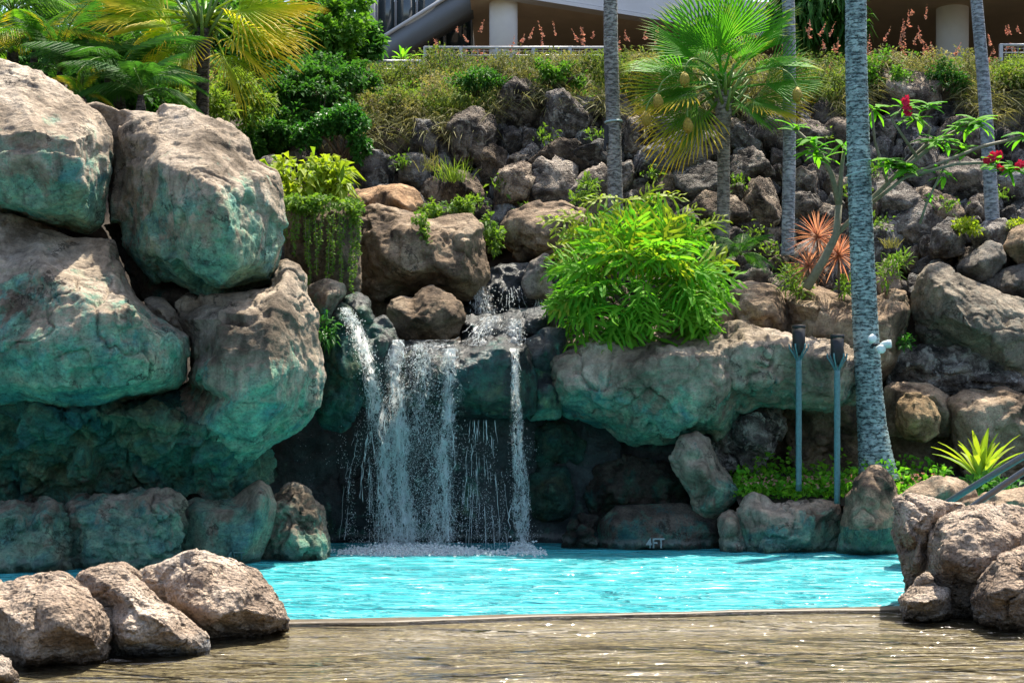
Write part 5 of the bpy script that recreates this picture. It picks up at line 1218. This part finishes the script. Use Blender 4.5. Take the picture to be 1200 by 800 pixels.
for (a, b, Y, n_, sx, sy) in [(1061,120,19.5,14,3,7),(1064,130,19.5,8,3,4),(1166,183,19.05,16,7,4),(1158,188,19.05,8,4,4),(1196,194,19.05,12,5,4),(1172,196,19.05,3,3,2)]:
    pts, ds = [], []
    for k in range(n_):
        c = P(a + rl.uniform(-sx, sx), b + rl.uniform(-sy, sy), Y - rl.uniform(0, .05))
        for j in range(5): an = j * 1.257 + k; pts.append(c[:]); ds.append((math.cos(an), -.35, math.sin(an)))
    link('flower_cluster', leaf_mesh('flower_cluster', np.array(pts), np.array(ds), np.tile([0, -1., .3], (len(pts), 1)), .045, .017, .2, .0), plu, M['flower'])

# ------------------------------------------------------------ torches, lamps, handrails
def torch(label, px, y0, y1, Y, group='tiki torches'):
    base = P(px, y1, Y); root = thing('torch', base, label, 'garden torch', group); top = P(px, y0, Y); H = (top - base).length
    mb = MB(); zs = np.linspace(0, H - .38, 15); mb.tube([base + Vector((0, 0, z_)) for z_ in zs], [.036 + (.003 if k % 3 == 0 else 0) for k in range(15)], 14); mb.build('pole', M['pole'], root)
    for k in range(6):
        a = k * 1.047; c, s = math.cos(a), math.sin(a); mb = MB()
        mb.tube([base + Vector((.03*c, .03*s, H - .42)), base + Vector((.06*c, .06*s, H - .35)), base + Vector((.115*c, .115*s, H - .27)), base + Vector((.12*c, .12*s, H - .22))], .011, 5)
        mb.build('prong', M['pole'], root)
    mb = MB(); mb.tube([base + Vector((0, 0, H - .36)), base + Vector((0, 0, H - .30)), base + Vector((0, 0, H - .24)), base + Vector((0, 0, H))], [.03, .05, .078, .082], 18); mb.build('canister', M['black'], root)
    mb = MB(); mb.tube([base + Vector((0, 0, H - .03)), base + Vector((0, 0, H + .01))], .088, 18); mb.build('rim', M['black'], root)
    return root
torch('taller garden torch on a teal pole, left one of the pair', 936, 382, 575, 19.0)
torch('garden torch on a teal pole, right one of the pair nearer the big trunk', 981, 393, 590, 18.7)
sp = thing('spotlight', P(1026, 405, 19.35), 'cluster of small white spotlights fixed to the big palm trunk', 'spotlight')
for (a, b, ax, rad_) in [(1022,397,(0,-1,.3),5),(1032,409,(.2,-1,0),5.5),(1041,403,(1,-.4,.1),5)]:
    mb = MB(); c = P(a, b, 19.2); ax = Vector(ax).normalized(); r_ = rad_ * 19.3 / F
    mb.tube([c - ax * .1, c - ax * .06, c, c + ax * .035, c + ax * .04], [r_*.4, r_*.8, r_, r_*.95, r_*.3], 14); h = mb.build('lamp_head', M['lamp'], sp)
mb = MB(); mb.tube([P(1018, 404, 19.5), P(1030, 404, 19.3)], .02, 6); mb.build('bracket', M['black'], sp)
def rail(label, pts, d):
    mb = MB(); vs = [P(*q) for q in pts]; mb.tube(vs, d, 16); o = mb.build('handrail', M['metal_rail'])
    return tag(o, label, 'handrail', 'handrails by the right hand rocks')
rail('upper metal handrail slanting up to the right edge behind the foreground rocks', [(1095,598,14.4),(1111,588,14.2),(1155,561,13.9),(1215,525,13.5),(1330,455,13.0)], .030)
rail('lower metal handrail slanting up to the right edge behind the foreground rocks', [(1120,606,13.6),(1136,596,13.5),(1170,572,13.3),(1215,542,13.1),(1330,470,12.6)], .030)

# ------------------------------------------------------------ lettering painted on the rocks
def lettering(text, px0, px1, py0, py1, Y, tilt, parent):
    cu = bpy.data.curves.new('depth_lettering', 'FONT'); cu.body = text; cu.size = 1; cu.extrude = .01; cu.offset = .02
    t = bpy.data.objects.new('t', cu); COL.objects.link(t); dg = bpy.context.evaluated_depsgraph_get(); me = bpy.data.meshes.new_from_object(t.evaluated_get(dg)); bpy.data.objects.remove(t)
    co = np.empty(len(me.vertices) * 3); me.vertices.foreach_get('co', co); co = co.reshape(-1, 3); mn, mx = co.min(0), co.max(0)
    co[:, 0] = px0 + (co[:, 0] - mn[0]) / (mx[0] - mn[0]) * (px1 - px0); co[:, 1] = py1 - (co[:, 1] - mn[1]) / (mx[1] - mn[1]) * (py1 - py0)
    from mathutils.bvhtree import BVHTree
    pm_ = parent.data; bv = BVHTree.FromPolygons([v.co + parent.location for v in pm_.vertices], [p.vertices[:] for p in pm_.polygons])
    eye = Vector((0, 0, CZ)); V = []
    for a, b, z in co:
        dr = (P(a, b, Y) - eye).normalized(); hit = bv.ray_cast(eye, dr)[0]
        if hit is None: hit = P(a, b, Y)
        V.append(hit - dr * (.036 if z > 0 else .010))            # paint lies on the rock face
    for v, c in zip(me.vertices, V): v.co = c
    me.materials.clear(); me.update()
    link('depth_lettering', me, parent, M['paint_mark'])
lettering('4FT', 757, 779, 630, 642, 18.9, 0, mark_rock)
lettering('4FT', 266, 287, 646, 656, 17.0, 0, edge_mark_rock)

# ------------------------------------------------------------ building beyond the bank
bld = thing('building', P(760, 60, 34), 'building with white round columns, sloping grey stair beam and brown soffit above the bank', 'building')
def prism(mb, px_pts, Y0, Y1):
    """a pixel outline standing at distance Y0, with real depth to Y1"""
    a = [P(x, y, Y0) for x, y in px_pts]; n = len(a); b = [v + Vector((0, Y1 - Y0, 0)) for v in a]
    mb.add([v[:] for v in a + b], [tuple(range(n)), tuple(range(2*n-1, n-1, -1))] + [(i, i + n, (i+1) % n + n, (i+1) % n) for i in range(n)])
for cx_, w_, Y in ((590, 33, 33.4), (1116, 37, 33.8)):
    mb = MB(); r_ = w_ * Y / F / 2; b = P(cx_, 90, Y); mb.tube([b, Vector((b.x, b.y, 13.0))], r_, 36); mb.build('column', M['concrete'], bld)
mb = MB(); prism(mb, [(417,110),(438,110),(438,-60),(417,-60)], 34.2, 35.2); mb.build('pillar', M['pillar'], bld)
mb = MB(); prism(mb, [(418,76),(425,60),(560,-24),(640,-74),(690,-74),(573,1),(452,72)], 33.9, 34.6); mb.build('stair_beam', M['beam'], bld)
mb = MB(); prism(mb, [(425,60),(560,-24),(640,-74),(640,-77),(558,-28),(423,57)], 33.85, 34.65); mb.build('stair_cap', M['slab'], bld)
for (x0, x1) in ((443, 462), (465, 487), (490, 520), (523, 552)):
    mb = MB(); prism(mb, [(x0,80),(x1,80),(x1,-60),(x0,-60)], 35.0, 35.02); mb.build('window_pane', M['glass'], bld)
for x0 in (441, 463.5, 488.5, 521.5, 553):
    mb = MB(); prism(mb, [(x0-1.3,80),(x0+1.3,80),(x0+1.3,-60),(x0-1.3,-60)], 34.95, 35.08); mb.build('mullion', M['beam'], bld)
for (x0, x1) in ((340, 356), (359, 378), (381, 396), (399, 415)):
    mb = MB(); prism(mb, [(x0,100),(x1,100),(x1,-60),(x0,-60)], 35.3, 35.32); mb.build('window_pane', M['glass'], bld)
for x0 in (357.5, 379.5, 397.5):
    mb = MB(); prism(mb, [(x0-1.5,100),(x0+1.5,100),(x0+1.5,-60),(x0-1.5,-60)], 35.2, 35.4); mb.build('mullion', M['beam'], bld)
# slab edge running back to the right, the soffit under it and the wall behind
zb = 10.70; A = Vector((-0.9, 32.2, zb)); Bp = Vector((6.6, 36.49, zb)); dirn = (Bp - A).normalized(); nn = Vector((dirn.y, -dirn.x, 0))
def slab(mb, z0, z1, off0, off1):
    q = [A - nn * off0, Bp - nn * off0, Bp - nn * off1, A - nn * off1]
    V = [(v.x, v.y, z0) for v in q] + [(v.x, v.y, z1) for v in q]
    mb.add(V, [(0,3,2,1),(4,5,6,7),(0,1,5,4),(1,2,6,5),(2,3,7,6),(3,0,4,7)])
mb = MB(); slab(mb, zb, zb + .08, 0, .35); mb.build('slab_lip', M['slab'], bld, False)
mb = MB(); slab(mb, zb + .10, zb + .8, .04, .4); mb.build('slab_edge', M['slab'], bld, False)
mb = MB(); mb.add([(-4, 40.0, 12.6), (16, 40.0, 12.6), (16, 40.3, 12.6), (-4, 40.3, 12.6), (-4, 40.0, 8), (16, 40.0, 8), (16, 40.3, 8), (-4, 40.3, 8)], [(0,1,5,4),(3,2,6,7),(0,3,7,4),(1,2,6,5),(0,1,2,3),(4,5,6,7)]); mb.build('back_wall', M['tan_wall'], bld, False)
q = [(A.x, A.y + .45), (Bp.x - .1, Bp.y + .45), (6.9, 30.8), (16, 30.8), (16, 40), (A.x, 40)]
V = [(x, y, zb + .03) for x, y in q] + [(x, y, zb + .9) for x, y in q]
mb = MB(); mb.add(V, [(5,4,3,2,1,0), (6,7,8,9,10,11)] + [(i, (i+1) % 6, (i+1) % 6 + 6, i + 6) for i in range(6)]); mb.build('soffit', M['soffit'], bld, False)

def fence(label, x0, x1, yt, yb, Y, posts, wire=14):
    root = thing('fence', P(x0, yb, Y), label, 'fence', 'fences along the top of the bank')
    mb = MB(); mb.tube([P(x0, yt, Y), P(x1, yt, Y)], .028, 8); mb.build('top_rail', M['fence_metal'], root)
    mb = MB(); mb.tube([P(x0, yt + 9, Y), P(x1, yt + 9, Y)], .012, 6); mb.build('mid_rail', M['fence_metal'], root)
    for px in posts:
        mb = MB(); a = P(px, yb, Y); b = P(px, yt - 1, Y); mb.box(((a.x+b.x)/2, Y + .002, (a.z+b.z)/2), (.06, .06, b.z - a.z)); mb.build('post', M['fence_metal'], root, False)
    mb = MB()
    k = x0 + wire / 2
    while k < x1: mb.tube([P(k, yt, Y), P(k, yb, Y)], .006, 5); k += wire / 2
    for y in np.arange(yt + 4, yb, 5): mb.tube([P(x0, y, Y), P(x1, y, Y)], .005, 5)
    mb.build('wire_mesh', M['fence_metal'], root)
fence('pale grey mesh fence at the foot of the building, middle stretch by the round column', 497, 712, 56, 76, 28.35, [498, 540, 582, 625, 668, 711])
fence('low grey rail fence on the bank left of the sloping stair beam', 390, 494, 72, 90, 27.6, [391, 442, 493])
fence('short stretch of grey fence at the right edge of the bank', 1172, 1260, 53, 72, 28.3, [1173, 1215, 1258])

# ------------------------------------------------------------ falling water
OCT = np.array([(1,0,0),(-1,0,0),(0,1,0),(0,-1,0),(0,0,1),(0,0,-1)], float)
OCF = np.array([(0,2,4),(2,1,4),(1,3,4),(3,0,4),(2,0,5),(1,2,5),(3,1,5),(0,3,5)])
def drops_mesh(name, C, r, stretch):
    n = len(C); V = (OCT[None] * np.stack([r, r, r * stretch], 1)[:, None, :] + C[:, None, :]).reshape(-1, 3)
    return mesh_np(name, V, (np.arange(n)[:, None, None] * 6 + OCF[None]).reshape(-1, 3), True)
def lerp_path(path, t):
    """path: (px, py, Y) knots"""
    a = np.array(path, float); k = np.linspace(0, 1, len(a)); return np.stack([np.interp(t, k, a[:, i]) for i in range(3)], 1)
def to_world(a): return np.stack([(a[:, 0] - HX) * a[:, 2] / F, a[:, 2], CZ + (HY - a[:, 1]) * a[:, 2] / F], 1)
fall = thing('waterfall', P(505, 645, 18.9), 'main waterfall of white strands and spray dropping over the teal rock lip into the pool', 'waterfall')
def threads(parent, name, path, width, n, thick, seed, wob=1.0, gap=0.35, broken=1.0, seg=46):
    """webbed, wandering threads of water that merge and break up on the way down"""
    r = np.random.default_rng(seed); mb = MB()
    for k in range(n):
        t = np.linspace(0, 1, seg); base = lerp_path(path, t)
        w0 = np.clip(r.normal() * .45, -1, 1) * width
        walk = np.cumsum(r.normal(size=seg)) * wob * .8
        walk = walk - walk[0]
        x = base[:, 0] + w0 * (0.55 + .6 * t) + walk
        yv = base[:, 2] - .05 * r.random() - .12 * t * r.random()
        th = thick * (0.35 + r.random()) * (1 - .35 * t) * (0.7 + .5 * np.sin(t * 40 * r.uniform(.6, 1.4) + r.uniform(0, 6)))
        pts = to_world(np.stack([x, base[:, 1], yv], 1)); rad = np.maximum(th, .25) * base[:, 2] / F / 2
        on = vnoise(np.stack([t * 9 * r.uniform(.7, 1.4) + 31 * k, t * 0 + seed * 7.1, t * 0], 1)) > (-1 + gap * 2) * broken - (1 - broken) * 2 + .0 * t
        i = 0
        while i < seg - 2:
            if on[i]:
                j = i
                while j < seg - 1 and on[j]: j += 1
                if j - i >= 2:
                    rr_ = rad[i:j + 1].copy(); rr_[0] *= .3; rr_[-1] *= .2
                    mb.tube(pts[i:j + 1].tolist(), rr_.tolist(), 4, False)
                i = j
            i += 1
    return tag(mb.build(name, M['water_white'], parent), kind='stuff')
streams = [([(404,360,18.4),(414,378,18.3),(430,420,18.5),(441,470,18.75),(449,540,18.8),(455,646,18.8)], 11, 22, 1.25, 1),
           ([(466,398,18.9),(464,430,18.75),(466,500,18.8),(470,570,18.85),(474,646,18.85)], 12, 26, 1.3, 2),
           ([(490,402,18.8),(494,440,18.75),(496,520,18.8),(494,646,18.8)], 12, 9, .9, 3),
           ([(527,408,18.8),(524,450,18.75),(520,520,18.75),(516,580,18.75),(515,646,18.75)], 12, 20, 1.25, 4),
           ([(603,408,18.95),(604,450,18.85),(608,520,18.85),(612,590,18.85),(613,642,18.85)], 5, 16, 1.25, 5)]
def sheet_water(name, path, width, seed, parent, nx=9, seg=60, fade=0.0):
    r = np.random.default_rng(seed); t = np.linspace(0, 1, seg); b = lerp_path(path, t); u = np.linspace(-1, 1, nx)
    wob_ = np.cumsum(r.normal(size=seg)) * .35; wd = width * (.75 + .45 * t) * (1 + .2 * np.sin(t * 17 + seed))
    X = b[:, 0:1] + wob_[:, None] + u[None] * wd[:, None]; Yd = b[:, 2:3] - .06 * (1 - u[None] ** 2) + .03 * r.normal(size=(seg, nx))
    W_ = to_world(np.stack([X, np.repeat(b[:, 1:2], nx, 1), Yd], 2).reshape(-1, 3)); i2 = np.arange(seg * nx).reshape(seg, nx)
    Fq = np.stack([i2[:-1, :-1], i2[:-1, 1:], i2[1:, 1:], i2[1:, :-1]], -1).reshape(-1, 4)
    edge = (np.repeat((1 - u[None] ** 2), seg, 0) * (1 - fade * t[:, None] ** .7)).ravel()
    return link(name, mesh_np(name, W_, Fq, True, {'edge': edge, 'along': np.repeat(t[:, None], nx, 1).ravel()}), parent, M['water_sheet'])
for path, w, n, th, sd_ in streams:
    if sd_ != 3: sheet_water('water_sheet', path, {1: 11, 2: 14, 3: 15, 4: 12, 5: 7}[sd_], sd_ + 40, fall)
    if sd_ in (1, 2, 4, 5): sheet_water('water_sheet', [(a + 2, b_, c_ + .07) for a, b_, c_ in path], {1: 7, 2: 9, 4: 7, 5: 5}[sd_], sd_ + 60, fall)
for path, w, n, th, sd_ in streams:
    threads(fall, 'water_stream', path, w * .8, max(3, n // 4), th * .8, sd_, 1.8, .62)
sheet_water('water_sheet', [(508,398,19.3),(506,404,18.95),(504,420,18.80),(502,470,18.76),(500,646,18.8)], 34, 71, fall, nx=30, fade=.97)
threads(fall, 'water_veil', [(566,492,18.95),(568,560,18.95),(570,644,18.95)], 40, 20, .8, 11, .35, .62)
threads(fall, 'water_veil', [(424,505,18.8),(416,560,18.8),(412,644,18.8)], 20, 8, .8, 13, .5, .6)
m = 9000
Cx, rad_ = [], []
for path, w, n, th, sd_ in streams:
    k = 3000 if w > 8 else 1700; t = RNG.uniform(0, 1, k) ** .75; b = lerp_path(path, t); b[:, 0] += RNG.normal(size=k) * w * (.35 + .75 * t); b[:, 2] += RNG.normal(size=k) * .10
    Cx.append(b); rad_.append(RNG.uniform(.2, .62, k) ** 1.5)
for (x0, x1, y0, y1, k, s_) in ((395,470,480,646,2000,.5),(440,545,420,646,2200,.5),(540,625,495,646,2200,.45),(356,372,500,640,60,.4),(400,460,380,500,250,.5),(400,625,560,646,2600,.5)):
    b = np.stack([RNG.uniform(x0, x1, k) + RNG.normal(size=k) * 7, y0 + (y1 - y0) * RNG.uniform(0, 1, k) ** .85 + np.abs(RNG.normal(size=k)) * 14, RNG.uniform(18.6, 19.1, k)], 1)
    q = fbm(np.stack([b[:, 0] * .09, b[:, 1] * .012, b[:, 2] * 0], 1) + 3, 2) > -.2; b = b[q]; Cx.append(b); rad_.append(RNG.uniform(.16, .5, len(b)) * s_ / .6)
Cx = np.concatenate(Cx); rad_ = np.concatenate(rad_); Wd = to_world(Cx); ok = Wd[:, 2] > .01
tag(link('spray_drops', drops_mesh('spray_drops', Wd[ok], (rad_ * 18.8 / F)[ok], RNG.uniform(1.0, 2.2, ok.sum())), fall, M['water_white']), kind='stuff')
# froth where it lands
k = 5200; a = RNG.uniform(0, 6.283, k); rr_ = RNG.uniform(0, 1, k) ** .8
X = (RNG.choice([455, 472, 495, 515, 535], k, p=[.3, .25, .2, .17, .08]) + RNG.normal(size=k) * 17 - HX) * 18.6 / F
Yq = 18.55 + RNG.normal(size=k) * .16; Zq = np.abs(RNG.normal(size=k)) * .045 * np.exp(-((Yq - 18.6) / .22) ** 2)
f1 = np.stack([X, Yq, Zq], 1)
k2 = 1400; f2 = np.stack([(RNG.uniform(400, 640, k2) - HX) * 18.6 / F, 18.5 + RNG.normal(size=k2) * .18, np.abs(RNG.normal(size=k2)) * .014], 1)
k3 = 500; f3 = np.stack([(612 + RNG.normal(size=k3) * 7 - HX) * 18.75 / F, 18.75 + RNG.normal(size=k3) * .08, np.abs(RNG.normal(size=k3)) * .05], 1)
k4 = 3500; f4 = np.stack([(466 + RNG.normal(size=k4) * 26 - HX) * 18.6 / F, 18.5 + RNG.normal(size=k4) * .1, np.abs(RNG.normal(size=k4)) * .03], 1)
f = np.concatenate([f1, f2, f3, f4]); m = len(f)
tag(link('froth', drops_mesh('froth', f, RNG.uniform(.006, .022, m), RNG.uniform(.5, .9, m)), fall, M['water_white']), kind='stuff')
casc = thing('cascade', P(592, 368, 20.5), 'small upper cascade sliding over the dark step and wet shelf above the main fall', 'waterfall')
threads(casc, 'water_stream', [(560,338,20.85),(562,352,20.8),(565,368,20.7)], 14, 26, 1.1, 21, .5, .5, seg=18)
threads(casc, 'water_stream', [(598,335,20.85),(600,350,20.8),(602,366,20.7)], 22, 18, 1.0, 22, .4, .6, seg=18)
threads(casc, 'water_stream', [(630,340,20.8),(630,352,20.8),(630,366,20.7)], 8, 14, 1.0, 23, .4, .5, seg=18)
sheet_water('water_sheet', [(580,370,19.72),(568,384,19.55),(556,405,19.2)], 15, 81, casc, nx=20, seg=24)
sheet_water('water_sheet', [(606,373,19.62),(602,386,19.45),(602,405,19.2)], 13, 82, casc, nx=16, seg=24)
sheet_water('water_sheet', [(566,335,20.8),(568,352,20.75),(570,368,20.65)], 12, 83, casc, nx=14, seg=20)
threads(casc, 'water_stream', [(575,371,19.75),(566,384,19.6),(556,404,19.3)], 16, 12, 1.0, 24, 1.6, .5, seg=22)
threads(casc, 'water_stream', [(604,374,19.65),(600,386,19.5),(600,404,19.3)], 10, 8, 1.0, 25, 1.0, .45, seg=22)
k = 260; b = np.stack([RNG.uniform(548, 625, k), RNG.uniform(335, 402, k), RNG.uniform(19.4, 20.5, k)], 1); b[:, 2] = np.interp(b[:, 1], [335, 368, 372, 402], [20.8, 20.7, 19.75, 19.3])
tag(link('spray_drops', drops_mesh('spray_drops', to_world(b), RNG.uniform(.003, .009, k), RNG.uniform(.8, 1.5, k)), casc, M['water_white']), kind='stuff')
